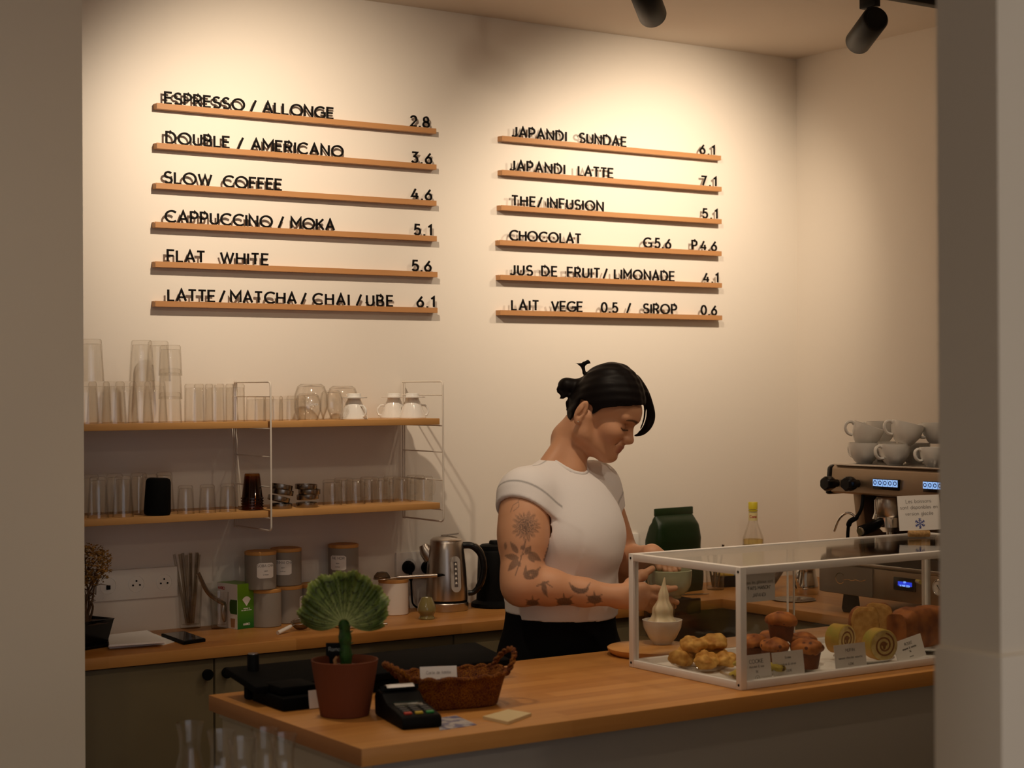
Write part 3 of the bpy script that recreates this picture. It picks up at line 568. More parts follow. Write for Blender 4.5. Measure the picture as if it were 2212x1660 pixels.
# speaker, amber cups, metal rings, glass mugs on the lower shelf
sp = at(341, 1100, y=-.20)
t = thing('speaker', 'black rounded wireless speaker leaning slightly among the lower shelf glasses', 'speaker', (sp.x, -.195, ZL), 0)
MB().lathe([(0, 0), (.027, 0), (.0325, .003), (.0340, .010), (.0315, .085), (.0285, .0925), (.022, .0950), (.015, .0935), (0, .0925)], 48, Matrix.Rotation(math.radians(2.5), 4, 'Y')).build('speaker_body', mat('speaker_fabric', (.003, .003, .003), .8, spec=.1, bump=.4, bscale=900), t)
MB().lathe([(0, 0), (.014, 0), (.013, .0012), (0, .0014)], 32, Matrix.Rotation(math.radians(2.5), 4, 'Y') @ Matrix.Translation((0, 0, .0930))).build('control_dial', 'gloss_black', t)
amber = glass('amber_glass', (.62, .36, .10), (.25, .11, .02), .9, 1.0, 2.5)
x = at(545, 1095, y=-.17).x
pro = None
for k, nm in enumerate(('lowest', 'second from the bottom', 'third from the bottom', 'fourth from the bottom', 'topmost')):
    lab = 'amber ribbed plastic cup, %s of the upturned stack' % nm
    if pro is None:
        pro = thing('amber_cup', lab, 'cup', (x, -.17, ZL), 0, 'nested amber cups on the lower shelf')
        MB().lathe([(.0285, 0), (.0290, .003), (.0275, .006), (.0200, .066), (.0185, .068), (0, .068)], 40, None, False, True, facet(40, .03)).build('cup_body', amber, pro)
        MB().lathe([(.0285, 0), (.0300, .001), (.0300, .004), (.0280, .005)], 40, None, False, False).build('rim', amber, pro)
    else: dup(pro, (x, -.17, ZL+.0072*k), 0, lab)
ring = None
def metal_ring(u, y, z, tilt, lab):
    global ring
    x = at(u, 1085, y=y).x; rot = (0, math.radians(tilt), 0)
    if ring is None:
        ring = thing('dosing_ring', lab, 'metal ring', (x, y, z), 0, 'steel dosing rings on the lower shelf', rot)
        MB().lathe([(.0295, 0), (.0300, .001), (.0300, .0125), (.0290, .0135), (.0265, .0135), (.0262, .002), (.0255, .001)], 40, None, False, False).lathe([(.0295, 0), (.0255, .001)], 40, None, False, False).build('ring_band', 'steel_dark', ring)
        MB().lathe([(0, .0075), (.0262, .0078)], 40, None, False, False).build('inner_mesh', 'dark', ring)
    else: dup(ring, (x, y, z), 0, lab, rot)
metal_ring(607, -.165, ZL, 0, 'steel dosing ring lying flat, lowest of the toppled pile by the wire ladder')
metal_ring(601, -.165, ZL+.0195, 14, 'steel dosing ring tilted steeply in the middle of the toppled pile')
metal_ring(609, -.165, ZL+.0370, 10, 'steel dosing ring tilted near the top of the toppled pile')
metal_ring(607, -.165, ZL+.0515, 10, 'steel dosing ring topmost of the toppled pile by the wire ladder')
metal_ring(663, -.165, ZL, 0, 'steel dosing ring lying flat, lowest of the pile beside the glass mugs')
metal_ring(665, -.165, ZL+.0215, -2, 'steel dosing ring second from the bottom of the pile beside the glass mugs')
metal_ring(668, -.165, ZL+.0355, 1, 'steel dosing ring third from the bottom of the pile beside the glass mugs')
metal_ring(661, -.165, ZL+.0495, 2, 'steel dosing ring topmost of the pile beside the glass mugs')
def mug_proto():
    t = thing('glass_mug', None, 'mug', (0, 0, 0)); h, r = .070, .0265
    MB().lathe([(r, 0), (r, h-.004), (r-.003, h), (0, h)], 36, None, False).lathe([(r-.002, 0), (r-.002, h-.008), (0, h-.009)], 36, None, False).build('mug_body', 'glass2', t)
    MB().tube([(r-.001, 0, .056), (r+.012, 0, .055), (r+.018, 0, .046), (r+.018, 0, .028), (r+.012, 0, .017), (r-.001, 0, .016)], .0032, 8).build('handle', 'glass2', t)
    return t
PROTO['mug'] = [mug_proto(), False]
GM = 'glass mugs on the lower shelf'
for k, (u, a) in enumerate(((718, -70), (768, -65), (822, -60), (868, -40), (915, 15))):
    o = put('mug', u, 1085, -.135, ZL, 'clear glass mug upside down in the front row of mugs, %s from the steel rings' % ORD[k], GM); o.rotation_euler = (0, 0, math.radians(a))
for k, (u, a) in enumerate(((742, 120), (798, 130), (848, 100), (898, 60))):
    o = put('mug', u, 1078, -.072, ZL, 'clear glass mug upside down in the rear row of mugs, %s from the steel rings' % ORD[k], GM); o.rotation_euler = (0, 0, math.radians(a))

# ------------------------------------------------------------------ wall sockets
def socket(name, label, u0, u1, v, n, plugs=()):
    a = at(u0, v, y=0); b = at(u1, v, y=0); w = b.x-a.x; hgt = .080; per = w/n
    t = thing(name, label, 'socket', ((a.x+b.x)/2, 0, a.z), 0, 'white wall sockets above the worktop')
    MB().box((0, -.005, 0), (w, .009, hgt), .002).build('face_plate', 'white', t)
    for i in range(n):
        cx = -w/2+per*(i+.5); m = Matrix.Translation((cx, -.0095, 0)) @ Matrix.Rotation(math.pi/2, 4, 'X')
        s = MB().lathe([(.022, -.0005), (.0225, .0012), (.021, .0015), (.0205, -.006) if i not in plugs else (.0205, .001), (0, -.006) if i not in plugs else (0, .001)], 36, m, False).build('socket_well', 'white', t)
        if name == 'double_socket' or not (n == 3 and i == 0):
            k = MB()
            for dx, dz in ((-.0095, -.003), (.0095, -.003), (0, .008)): k.cyl((cx+dx, -.0115, dz), (cx+dx, -.003, dz), .0024, n=12)
            k.build('pin_hole', 'dark', s)
        else:
            MB().box((cx, -.0112, -.004), (.011, .004, .011), .001).build('data_port', 'dark', s)
    return t
socket('triple_socket', 'white three-gang wall socket plate between the bonsai and the straws', 200, 381, 1268, 3)
t2 = socket('double_socket', 'white double wall socket with two black plugs beside the kettle', 853, 962, 1224, 2, (0, 1))
socket('wall_socket', 'white wall socket between the barista and the green coffee bag', 1330, 1376, 1182, 1)
plug0 = None
for nm, u in (('nearer the plant', 881), ('mostly hidden by the kettle spout', 922)):
    c = at(u, 1226, y=-.012)
    t = thing('power_plug', 'black power plug in the double socket, %s' % nm, 'plug', (c.x, -.0105, c.z), 0, 'black power plugs')
    MB().lathe([(0, 0), (.019, 0), (.0195, .004), (.017, .014), (.012, .020), (0, .021)], 28, Matrix.Rotation(math.pi/2, 4, 'X')).build('plug_head', 'dark', t)
    pts = spline([(0, -.014, -.008), (.001, -.018, -.040), (.004, -.016, -.075), (.010, -.012, -.105), (.024, -.014, -.118)] if u == 881 else [(0, -.014, -.008), (.003, -.018, -.05), (.006, -.014, -.09)], 6)
    MB().tube(pts, [.0055]*6+[.0028]*(len(pts)-6), 8).build('cable', 'dark', t)
# ------------------------------------------------------------------ things on the back worktop
def on(u, v, z=CT): return at(u, v, z=z)
def px(d): return d_ if False else d
def quad(pts_px, z):            # corners seen in the photo, as points on a level plane, relative to their centre
    P = [on(u, v, z) for u, v in pts_px]; c = sum(P, Vector())/len(P); return c, [(p.x-c.x, p.y-c.y) for p in P]
rnd = random.Random(4)
# bonsai
c = on(186, 1398)
t = thing('bonsai_tree', 'small bonsai with dry brown leaves in a black square pot by the partition', 'potted plant', (c.x, c.y, CT), math.radians(20))
sq = lambda r, z: (r*1.41, z)
q45 = Matrix.Rotation(math.radians(45), 4, 'Z')
MB().lathe([sq(.036, .006), sq(.037, .010), sq(.048, .066), sq(.050, .070), sq(.046, .070), sq(.044, .060), (0, .060)], 4, q45).build('pot', 'gloss_black', t, smooth=False)
MB().lathe([(0, 0), sq(.046, 0), sq(.052, .006), sq(.050, .008), (0, .006)], 4, q45).build('saucer', 'dark', t, smooth=False)
MB().lathe([(.058, .061), (.04, .064), (0, .066)], 20, None, False).jit(.003, 60).build('soil', mat('bonsai_soil', (.05, .025, .012), .9), t)
tr = MB(); tops = []
for k in range(9):
    a = k*2.4; e = Vector((.050*math.cos(a)*rnd.uniform(.4, 1.1), .050*math.sin(a)*rnd.uniform(.4, 1.1), rnd.uniform(.15, .24))); tops.append(e)
    b = Vector((rnd.uniform(-.006, .006), rnd.uniform(-.006, .006), .062))
    tr.tube(spline([b, b.lerp(e, .35)+Vector((rnd.uniform(-.012, .012), rnd.uniform(-.012, .012), .01)), b.lerp(e, .7)+Vector((rnd.uniform(-.012, .012), rnd.uniform(-.012, .012), 0)), e], 5), [.0035-.0026*i/15 for i in range(16)], 6)
    for j in range(4):
        s0 = b.lerp(e, rnd.uniform(.4, .9)); s1 = s0+Vector((rnd.uniform(-.035, .035), rnd.uniform(-.035, .035), rnd.uniform(0, .04))); tr.tube([s0, s0.lerp(s1, .5)+Vector((0, 0, .006)), s1], [.0013, .001, .0006], 5)
tr.build('branches', mat('bonsai_bark', (.10, .05, .02), .8), t)
lf = MB()
for k in range(1500):
    d = Vector((rnd.gauss(0, 1), rnd.gauss(0, 1), rnd.gauss(0, 1))).normalized()*rnd.uniform(.35, 1)**.5
    p = Vector((.066*d.x, .066*d.y, .205+.058*d.z)); n = Vector((rnd.uniform(-1, 1), rnd.uniform(-1, 1), rnd.uniform(-1, 1))).normalized(); m_ = n.orthogonal().normalized(); s = rnd.uniform(.0022, .0048)
    vs = [lf.bm.verts.new(p+v) for v in (-n*s*1.3, m_*s*.7, n*s*1.3, -m_*s*.7)]; lf.bm.faces.new(vs)
lf.build('foliage', mat('bonsai_leaves', (.24, .115, .018), .7, var=.6, vscale=70), t, smooth=False)
# papers
def flat_thing(name, lab, cat, pts, z0, th, m, part='sheet', grp=None, bev=0.0):
    c, poly = quad(pts, z0+th); t = thing(name, lab, cat, (c.x, c.y, z0), 0, grp); MB().prism(poly, 0, th, None, bev).build(part, m, t, smooth=False); return t
sheets = [[(232, 1374), (322, 1363), (357, 1389), (236, 1399)], [(236, 1372), (324, 1365), (355, 1386), (234, 1396)], [(233, 1372), (318, 1362), (353, 1386), (236, 1394)]]
flat_thing('paper_sheet', 'loose white sheet poking out from under the paper pile towards the phone', 'paper', [(262, 1380), (325, 1366), (377, 1387), (352, 1394)], CT, .0012, 'paper')
for k, (nm, s) in enumerate(zip(('bottom', 'middle', 'top'), sheets)):
    flat_thing('paper_pad', 'white paper pad, %s one of the pile beside the bonsai pot' % nm, 'paper', s, CT+.0014+.0045*k, .0042, 'paper', 'pad', 'white paper pads beside the bonsai')
t = flat_thing('smartphone', 'dark smartphone lying face up in front of the straw glass', 'phone', [(348, 1369.5), (397, 1387), (444.5, 1380), (398, 1363.5)], CT, .0085, 'dark', 'case', None, .0016)
c, poly = quad([(352, 1368.5), (397, 1384.5), (440, 1378.5), (398, 1364)], CT+.0086); MB().prism(poly, .0086, .0092).build('screen', mat('phone_screen', (.02, .02, .022), .08, spec=.6), t, smooth=False)
# straws and spoons in glasses
def holder(u, v, lab, h, r, name='straw_glass'):
    c = on(u, v); t = thing(name, lab, 'glass', (c.x, c.y, CT))
    MB().lathe([(r*.80, 0), (r*.84, .002), (r, h)], 36, None, True, False).lathe([(0, .009), (r*.80-.002, .010), (r-.002, h), (r, h)], 36, None, False, False).build('glass_body', 'glass2', t); return c
straw_m = glass('frosted_straw', (.80, .77, .72), (.5, .46, .40), 1.0, 1.0, 2.0)
c = holder(411, 1357, 'glass holding clear plastic straws behind the phone', .115, .033)
pro = None
for k in range(11):
    a = k*2.399; rr = .019*math.sqrt((k+.5)/11); b = Vector((math.cos(a)*rr*.5, math.sin(a)*rr*.5, .012)); e = Vector((math.cos(a)*rr*1.9-.006, math.sin(a)*rr*1.9, .176+.016*math.sin(k*1.7)))
    d = (e-b); lab = 'clear plastic straw among the bunch in the glass behind the phone'
    if pro is None:
        pro = thing('drinking_straw', lab, 'straw', c+b, 0, 'clear plastic straws in one glass', d.to_track_quat('Z', 'Y').to_euler())
        MB().lathe([(.0038, 0), (.0038, .19)], 12, None, False, False).build('tube', straw_m, pro)
    else: dup(pro, c+b, 0, lab, d.to_track_quat('Z', 'Y').to_euler())
bam = mat('bamboo', (.46, .28, .10), .6, var=.35, vscale=30)
c = holder(441, 1349, 'second glass, holding bamboo straws against the wall', .115, .034, 'bamboo_glass')
pro = None
for k in range(15):
    a = k*2.399+.5; rr = .023*math.sqrt((k+.5)/15); b = Vector((math.cos(a)*rr*.75, math.sin(a)*rr*.75, .0105)); e = Vector((math.cos(a)*rr*1.5-.004, math.sin(a)*rr*1.2, .190+.014*math.sin(k*2.1)))
    d = (e-b); lab = 'bamboo straw in the dense bunch beside the green box'
    if pro is None:
        pro = thing('bamboo_straw', lab, 'straw', c+b, 0, 'bamboo straws in one glass', d.to_track_quat('Z', 'Y').to_euler())
        MB().lathe([(.0046, 0), (.0046, .095), (.0050, .096), (.0046, .097), (.0045, .185), (.003, .185), (.003, .17)], 12, None, True, True).build('tube', bam, pro)
    else: dup(pro, c+b, 0, lab, d.to_track_quat('Z', 'Y').to_euler())
c = holder(474, 1358, 'small glass with a dark spoon leaning in it before the green box', .098, .0265, 'spoon_glass')
b = Vector((.012, -.004, .014)); e = at(428, 1239, y=c.y-.006)-c
t = thing('bar_spoon', 'long dark metal spoon leaning out of the small glass', 'spoon', c, 0)
k = MB(); k.tube(spline([b+Vector((.002, 0, .05)), b.lerp(e, .6), e], 8), .0030, 8, True, 2.0, (0, 1, 0)); k.ell(b+Vector((.002, 0, .028)), (.010, .004, .026)); k.build('spoon_body', 'steel_dark', t)
# green and white filter box
C0 = on(513, 1361); R0 = on(552, 1356); e1 = (R0-C0); w1 = e1.length; e1.normalize(); e2 = Vector((-e1.y, e1.x, 0))
if e2.y < 0: e2 = -e2
L2 = 0.09
hb = at(513, 1263.5, y=C0.y).z-CT
ang = math.atan2(e1.y, e1.x)
t = thing('filter_box', 'green and white cardboard box of coffee filters beside the canisters', 'box', (C0.x, C0.y, CT), ang)
green = bpy.data.materials.new('box_green'); nt, N, L = nodes(green)
tc = N.new('ShaderNodeTexCoord'); sx = N.new('ShaderNodeSeparateXYZ'); L.new(tc.outputs['Object'], sx.inputs[0]); rp = N.new('ShaderNodeValToRGB')
mr = N.new('ShaderNodeMapRange'); mr.inputs['From Max'].default_value = hb; L.new(sx.outputs[2], mr.inputs[0]); L.new(mr.outputs[0], rp.inputs[0]); rp.color_ramp.elements[0].color = (.005, .12, .018, 1); rp.color_ramp.elements[1].color = (.16, .34, .01, 1)
L.new(rp.outputs[0], N['Principled BSDF'].inputs['Base Color']); N['Principled BSDF'].inputs['Roughness'].default_value = .35
bx = MB().b2(0, w1, 0, L2, 0, hb, .0008).build('carton', [green, 'paper'], t, smooth=False)
for p in bx.data.polygons:
    if p.normal.x < -.9: p.material_index = 1
XL = Matrix(((0, 0, 1, 0), (-1, 0, 0, 0), (0, 1, 0, 0), (0, 0, 0, 1)))      # flat art onto the face looking along -x
dg = mat('box_window', (.03, .10, .012), .4)
MB().prism([(-.030, .040), (-.001, .040), (-.001, .078), (-.030, .078), (-.034, .07), (-.034, .048)], -.0004, .0, XL).build('window_print', dg, t, smooth=False)
MB().prism([(-.028, .004), (-.012, .004), (-.010, .028), (-.030, .028)], -.0004, 0, XL).build('filter_picture', mat('kraft', (.38, .20, .09), .8), t, smooth=False)
tx = MB(); text(tx, 'HARIO', -.070, hb-.018, .0075, .2, .2, .0004, XL @ Matrix.Translation((0, 0, -.0005))); tx.build('brand_print', mat('print_red', (.45, .03, .03), .5), t, smooth=False)
FR = Matrix.Translation((0, -.0003, 0)) @ UPRIGHT
fan = MB(); fan.prism([(w1/2, hb*.50)] + [(w1/2+.019*math.sin(a), hb*.50+.026*math.cos(a)) for a in [i*.1 for i in range(-8, 9)]][::-1], 0, .0004, FR); fan.build('fan_emblem', 'paper', t, smooth=False)
tx = MB(); text(tx, 'welcome to', w1/2, hb*.44, .0032, .2, .2, .0004, FR); text(tx, 'the world of coffee', w1/2, hb*.40, .0030, .2, .2, .0004, FR); text(tx, 'HARIO', w1/2, hb*.075, .0055, .22, .2, .0004, FR); tx.build('small_print', 'paper', t, smooth=False)
# canisters
can_m = mat('canister_grey', (.25, .22, .19), .55); can_w = mat('canister_white', (.70, .62, .55), .5); lidm = wood('bamboo_lid', (.42, .19, .05), (.62, .32, .10), 0, .012, .3, .5)
def canister(u, v, y, z, lab, body='grey', r=.0425, h=.092, label_ang=None, words=('SOBA', 'CHA')):
    x = at(u, v, y=y).x
    t = thing('canister', lab, 'canister', (x, y, z), 0, 'lidded storage canisters on the back worktop')
    MB().lathe([(0, 0), (r-.002, 0), (r, .002), (r, h), (0, h)], 48).build('jar', can_m if body == 'grey' else can_w, t)
    MB().lathe([(0, h+.0002), (r-.0005, h+.0002), (r+.0004, h+.002), (r+.0004, h+.009), (r-.003, h+.0105), (r-.010, h+.0085), (0, h+.0085)], 48).build('lid', lidm, t)
    if label_ang is not None:
        s = MB(); pts = []
        a0 = math.radians(label_ang); hw, hh = .024, .0205; n = 14
        for i in range(n+1):
            a = a0+(-hw+2*hw*i/n)/r; ins = .004*max(0, abs(i-n/2)-(n/2-1.5))/1.5
            pts.append([s.bm.verts.new(((r+.0006)*math.cos(a), (r+.0006)*math.sin(a), .052+q*(hh-ins))) for q in (-1, 1)])
        for A, B in zip(pts[:-1], pts[1:]): s.bm.faces.new((A[0], B[0], B[1], A[1]))
        st = s.build('paper_label', 'paper', t)
        k = MB()
        for line, zz, hgt in ((' '.join(words), .062, .0065), ('japon', .050, .0032), ('a infuser', .040, .0030)):
            tmp = MB(); text(tmp, line, 0, 0, hgt, .16, .22, .0003)
            for vv in tmp.bm.verts:
                a = a0+vv.co.x/r; rr = r+.0008+vv.co.z; zc = zz+vv.co.y; vv.co = Vector((rr*math.cos(a), rr*math.sin(a), zc))
            me = bpy.data.meshes.new('tmp'); tmp.bm.to_mesh(me); tmp.bm.free(); k.bm.from_mesh(me); bpy.data.meshes.remove(me)
        k.build('label_print', 'grey_ink', st, smooth=False)
    return t
CH = .1026
canister(574, 1355, -.098, CT, 'grey canister with bamboo lid, lower one of the stack behind the green box')
canister(563, 1272, -.102, CT+CH, 'grey canister with white label on top of the stack behind the green box', label_ang=-96)
canister(620, 1352, -.062, CT, 'grey canister with bamboo lid, lower one of the second stack from the green box', label_ang=-30)
canister(618, 1270, -.062, CT+CH, 'grey canister with white label on top of the second stack from the green box', label_ang=-128, words=('GENMAI', 'CHA'))
canister(680, 1345, -.072, CT, 'single grey canister with nothing on it, behind the green plant crest', words=('THE', 'VERT'))
canister(745, 1343, -.052, CT, 'grey canister under another one, hidden behind the plant')
canister(742, 1262, -.052, CT+CH, 'grey canister with white label topmost behind the plant crest', label_ang=-140, words=('THE', 'NOIR'))
cw_ = on(850, 1327)
canister(850, 1327, cw_.y, CT, 'white canister with bamboo lid carrying a strainer beside the kettle', 'white', .0425, .090)
# strainers
mesh_m = glass('wire_mesh', (.55, .48, .40), (.18, .15, .12), .6, 1.0, 1.5)
def strainer(lab, loc, rz, bowl_up, r, hl, hm, rot=None):
    t = thing('tea_strainer', lab, 'strainer', loc, rz, 'tea strainers on the back worktop', rot)
    sg = -1 if bowl_up else 1
    MB().lathe([(r, 0), (r*.93, sg*r*.35), (r*.6, sg*r*.75), (0, sg*r*.85)], 28, None, False, False).build('mesh_bowl', mesh_m, t)
    MB().tube([(r*math.cos(a), r*math.sin(a), 0) for a in [i*2*math.pi/28 for i in range(29)]], .0017, 8).build('rim', 'steel', t)
    MB().tube([(r, 0, 0), (r+.018, 0, .002)], .0022, 8).build('neck', 'steel', t)
    MB().tube([(r+.018, 0, .002), (r+.026, 0, .002), (r+hl, 0, .004)], [.0045, .0055, .0055], 14).build('handle', hm, t)
    return t
zl = CT+.090+.0108
p0 = at(825, 1262, y=cw_.y); p1 = at(937, 1250, y=cw_.y-.05)
t = strainer('steel strainer with a long bright handle lying on the white canister lid', (p0.x, cw_.y, zl+.002), math.atan2(-.05, p1.x-p0.x), False, .024, .135, 'steel')
MB().tube([(.024+.136, 0, .004), (.024+.150, 0, .005), (.024+.158, 0, .004)], [.005, .0035, .0015], 10).build('handle_tip', 'dark', t)
p0 = on(650, 1362); p1 = on(596, 1373)
strainer('small strainer with a white handle lying on the worktop before the canisters', (p0.x, p0.y, CT+.0235), math.atan2(p1.y-p0.y, p1.x-p0.x), True, .0255, .075, 'white', (0, math.radians(13), math.atan2(p1.y-p0.y, p1.x-p0.x)))
# steel cup, spoon, whisk holder
c = on(754, 1355); t = thing('steel_cup', 'polished steel cup standing behind the green plant stem', 'cup', (c.x, c.y, CT))
MB().lathe([(0, 0), (.037, 0), (.040, .003), (.040, .090), (.0375, .090), (.0375, .006), (0, .005)], 48).build('cup_body', 'chrome', t)
c = on(800, 1352); t = thing('tea_scoop', 'thin steel spoon lying flat on the worktop beyond the steel cup', 'spoon', (c.x, c.y, CT+.003), math.radians(-28))
MB().tube([(-.03, 0, 0), (.0, 0, .001), (.040, 0, .001), (.046, 0, .001)], [.002, .0018, .002, .0032], 8).build('spoon_body', 'steel', t)
c = on(922, 1338); t = thing('whisk_holder', 'small olive green ceramic whisk holder in front of the kettle', 'holder', (c.x, c.y, CT))
MB().lathe([(0, 0), (.0215, 0), (.0225, .003), (.0195, .010), (.0205, .0145), (.0255, .020), (.0262, .028), (.0235, .040), (.0165, .056), (.0145, .0600), (.0130, .0605), (.012, .058), (0, .050)], 48).build('holder_body', mat('olive_glaze', (.23, .19, .07), .12, coat=.6, var=.15), t)
# kettle
c = on(965, 1318); t = thing('electric_kettle', 'brushed steel kettle with black handle and water gauge on the worktop', 'kettle', (c.x, c.y, CT), math.radians(-33))
MB().lathe([(0, 0), (.0605, 0), (.0625, .003), (.0630, .022), (.0615, .024)], 64, None).build('power_base', 'steel', t)
MB().lathe([(.0600, .024), (.0600, .031)], 64, None, True, True).build('base_seal', 'dark', t)
MB().lathe([(.0605, .031), (.0610, .034), (.0575, .110), (.0515, .175), (.0480, .196), (.047, .198)], 64, None, True, True).build('kettle_body', 'steel', t)
MB().lathe([(.0472, .1985), (.0465, .203), (.040, .209), (.020, .213), (0, .214)], 48, None, True).build('lid', 'steel', t)
MB().box((.010, 0, .2175), (.052, .022, .003), .001, rotm('Y', -7)).build('lid_tab', 'steel_dark', t)
sp_ = MB(); sp_.tube([(-.044, 0, .150), (-.060, 0, .172), (-.068, 0, .188)], [.022, .020, .012], 14, True, .8); sp_.build('spout', 'steel', t)
MB().tube(spline([(.046, 0, .186), (.075, 0, .184), (.098, 0, .160), (.106, 0, .120), (.098, 0, .078), (.080, 0, .052), (.062, 0, .048)], 6), [.010]*10+[.0095]*17+[.008]*10, 14, True, 1.0).build('handle', 'gloss_black', t)
MB().tube(spline([(.054, 0, .190), (.084, 0, .190), (.107, 0, .164), (.1155, 0, .120), (.107, 0, .076), (.086, 0, .048)], 6), .0022, 8).build('handle_trim', 'steel_dark', t)
ga = math.radians(-62)                                     # gauge turned to the room
gm = Matrix.Rotation(ga, 4, 'Z') @ Matrix.Translation((.0582, 0, .108)) @ Matrix.Rotation(math.radians(-4.5), 4, 'Y') @ Matrix(((0, 0, 1, 0), (1, 0, 0, 0), (0, 1, 0, 0), (0, 0, 0, 1)))
g = MB().prism([(q[0], q[1]-.036) for q in arc(0, 0, .0155, .0155, 180, 360, 10)] + [(q[0], q[1]+.036) for q in arc(0, 0, .0155, .0155, 0, 180, 10)], -.006, .0015, gm).build('gauge_frame', mat('gauge_grey', (.42, .40, .38), .3), t)
MB().prism([(-.0055, -.036), (.0055, -.036), (.0055, .036), (-.0055, .036)], .0015, .0022, gm).build('gauge_window', mat('gauge_dark', (.10, .09, .09), .1), g)
k = MB()
for i in range(5):
    zz = -.028+.0135*i; k.prism([(-.0035, zz), (.0035, zz), (.002, zz+.006), (-.002, zz+.006)], .0022, .0026, gm)
k.build('gauge_marks', 'white', g, smooth=False)
c = on(1070, 1310); t = thing('black_jug', 'matt black lidded jug between the kettle and the barista', 'jug', (c.x, c.y, CT))
MB().lathe([(0, 0), (.070, 0), (.072, .004), (.070, .012), (.056, .020), (.054, .060), (.050, .160), (.045, .168), (0, .168)], 48).build('jug_body', 'dark', t)
MB().lathe([(.047, .168), (.046, .178), (.040, .182), (.018, .183), (.0175, .190), (.015, .193), (0, .193)], 40).build('jug_lid', 'dark', t)
# ------------------------------------------------------------------ things on the serving counter
rnd = random.Random(11)
# crested euphorbia in a terracotta pot
c = on(745, 1545); PC = c
t = thing('potted_euphorbia', 'green fan-crested succulent in a brown terracotta pot on the counter end', 'potted plant', (c.x, c.y, CT))
terra = mat('terracotta', (.155, .042, .016), .7, spec=.2, bump=.1, bscale=200)
MB().lathe([(0, 0), (.046, 0), (.0485, .002), (.0655, .106), (.0660, .109), (.0630, .1095), (.0605, .100), (.060, .085), (0, .085)], 64, None, True, False, lambda a, z: 1+.0035*math.cos(60*a)*(z < .1)).build('pot', terra, t)
MB().lathe([(.0607, .090), (.05, .094), (.02, .096), (0, .096)], 32, None, False).jit(.003, 90).build('soil', mat('plant_soil', (.06, .02, .008), .95, bump=.6, bscale=300), t)
vdir = Vector((CAM[0]-c.x, CAM[1]-c.y, 0)).normalized(); hx = Vector((-vdir.y, vdir.x, 0)); hx = hx if hx.dot(Vector(RT)) > 0 else -hx
def loc(u, v, dd=0.0): return hx*((u-745)/1106.0) + Vector((0, 0, (1545-v)/1106.0)) - vdir*dd + Vector((0, 0, 0))
st = MB(); pts = [loc(747, 1444), loc(746, 1410), loc(745, 1380), loc(744, 1352), loc(744, 1335)]
rings = []
for i, p in enumerate(spline(pts, 6)):
    r = .0145-.0015*math.sin(i*.9)
    rings.append([st.bm.verts.new(p+(hx*math.cos(a)+vdir*math.sin(a))*r*(1-.32*abs(math.sin(1.5*a+.4)))) for a in [2*math.pi*j/18 for j in range(18)]])
for A, B in zip(rings[:-1], rings[1:]):
    for j in range(18): st.bm.faces.new((A[j], A[(j+1) % 18], B[(j+1) % 18], B[j]))
st.bm.faces.new(rings[-1])
for k in range(13):
    a = k*2.1; p = pts[0].lerp(pts[-1], k/13+.03); d = hx*math.cos(a)+vdir*math.sin(a); st.tube([p+d*.012, p+d*.0175+Vector((0, 0, .003))], [.0022, .0004], 6)
st.build('stem', mat('succulent_stem', (.018, .075, .010), .45, var=.4, vscale=80), t)
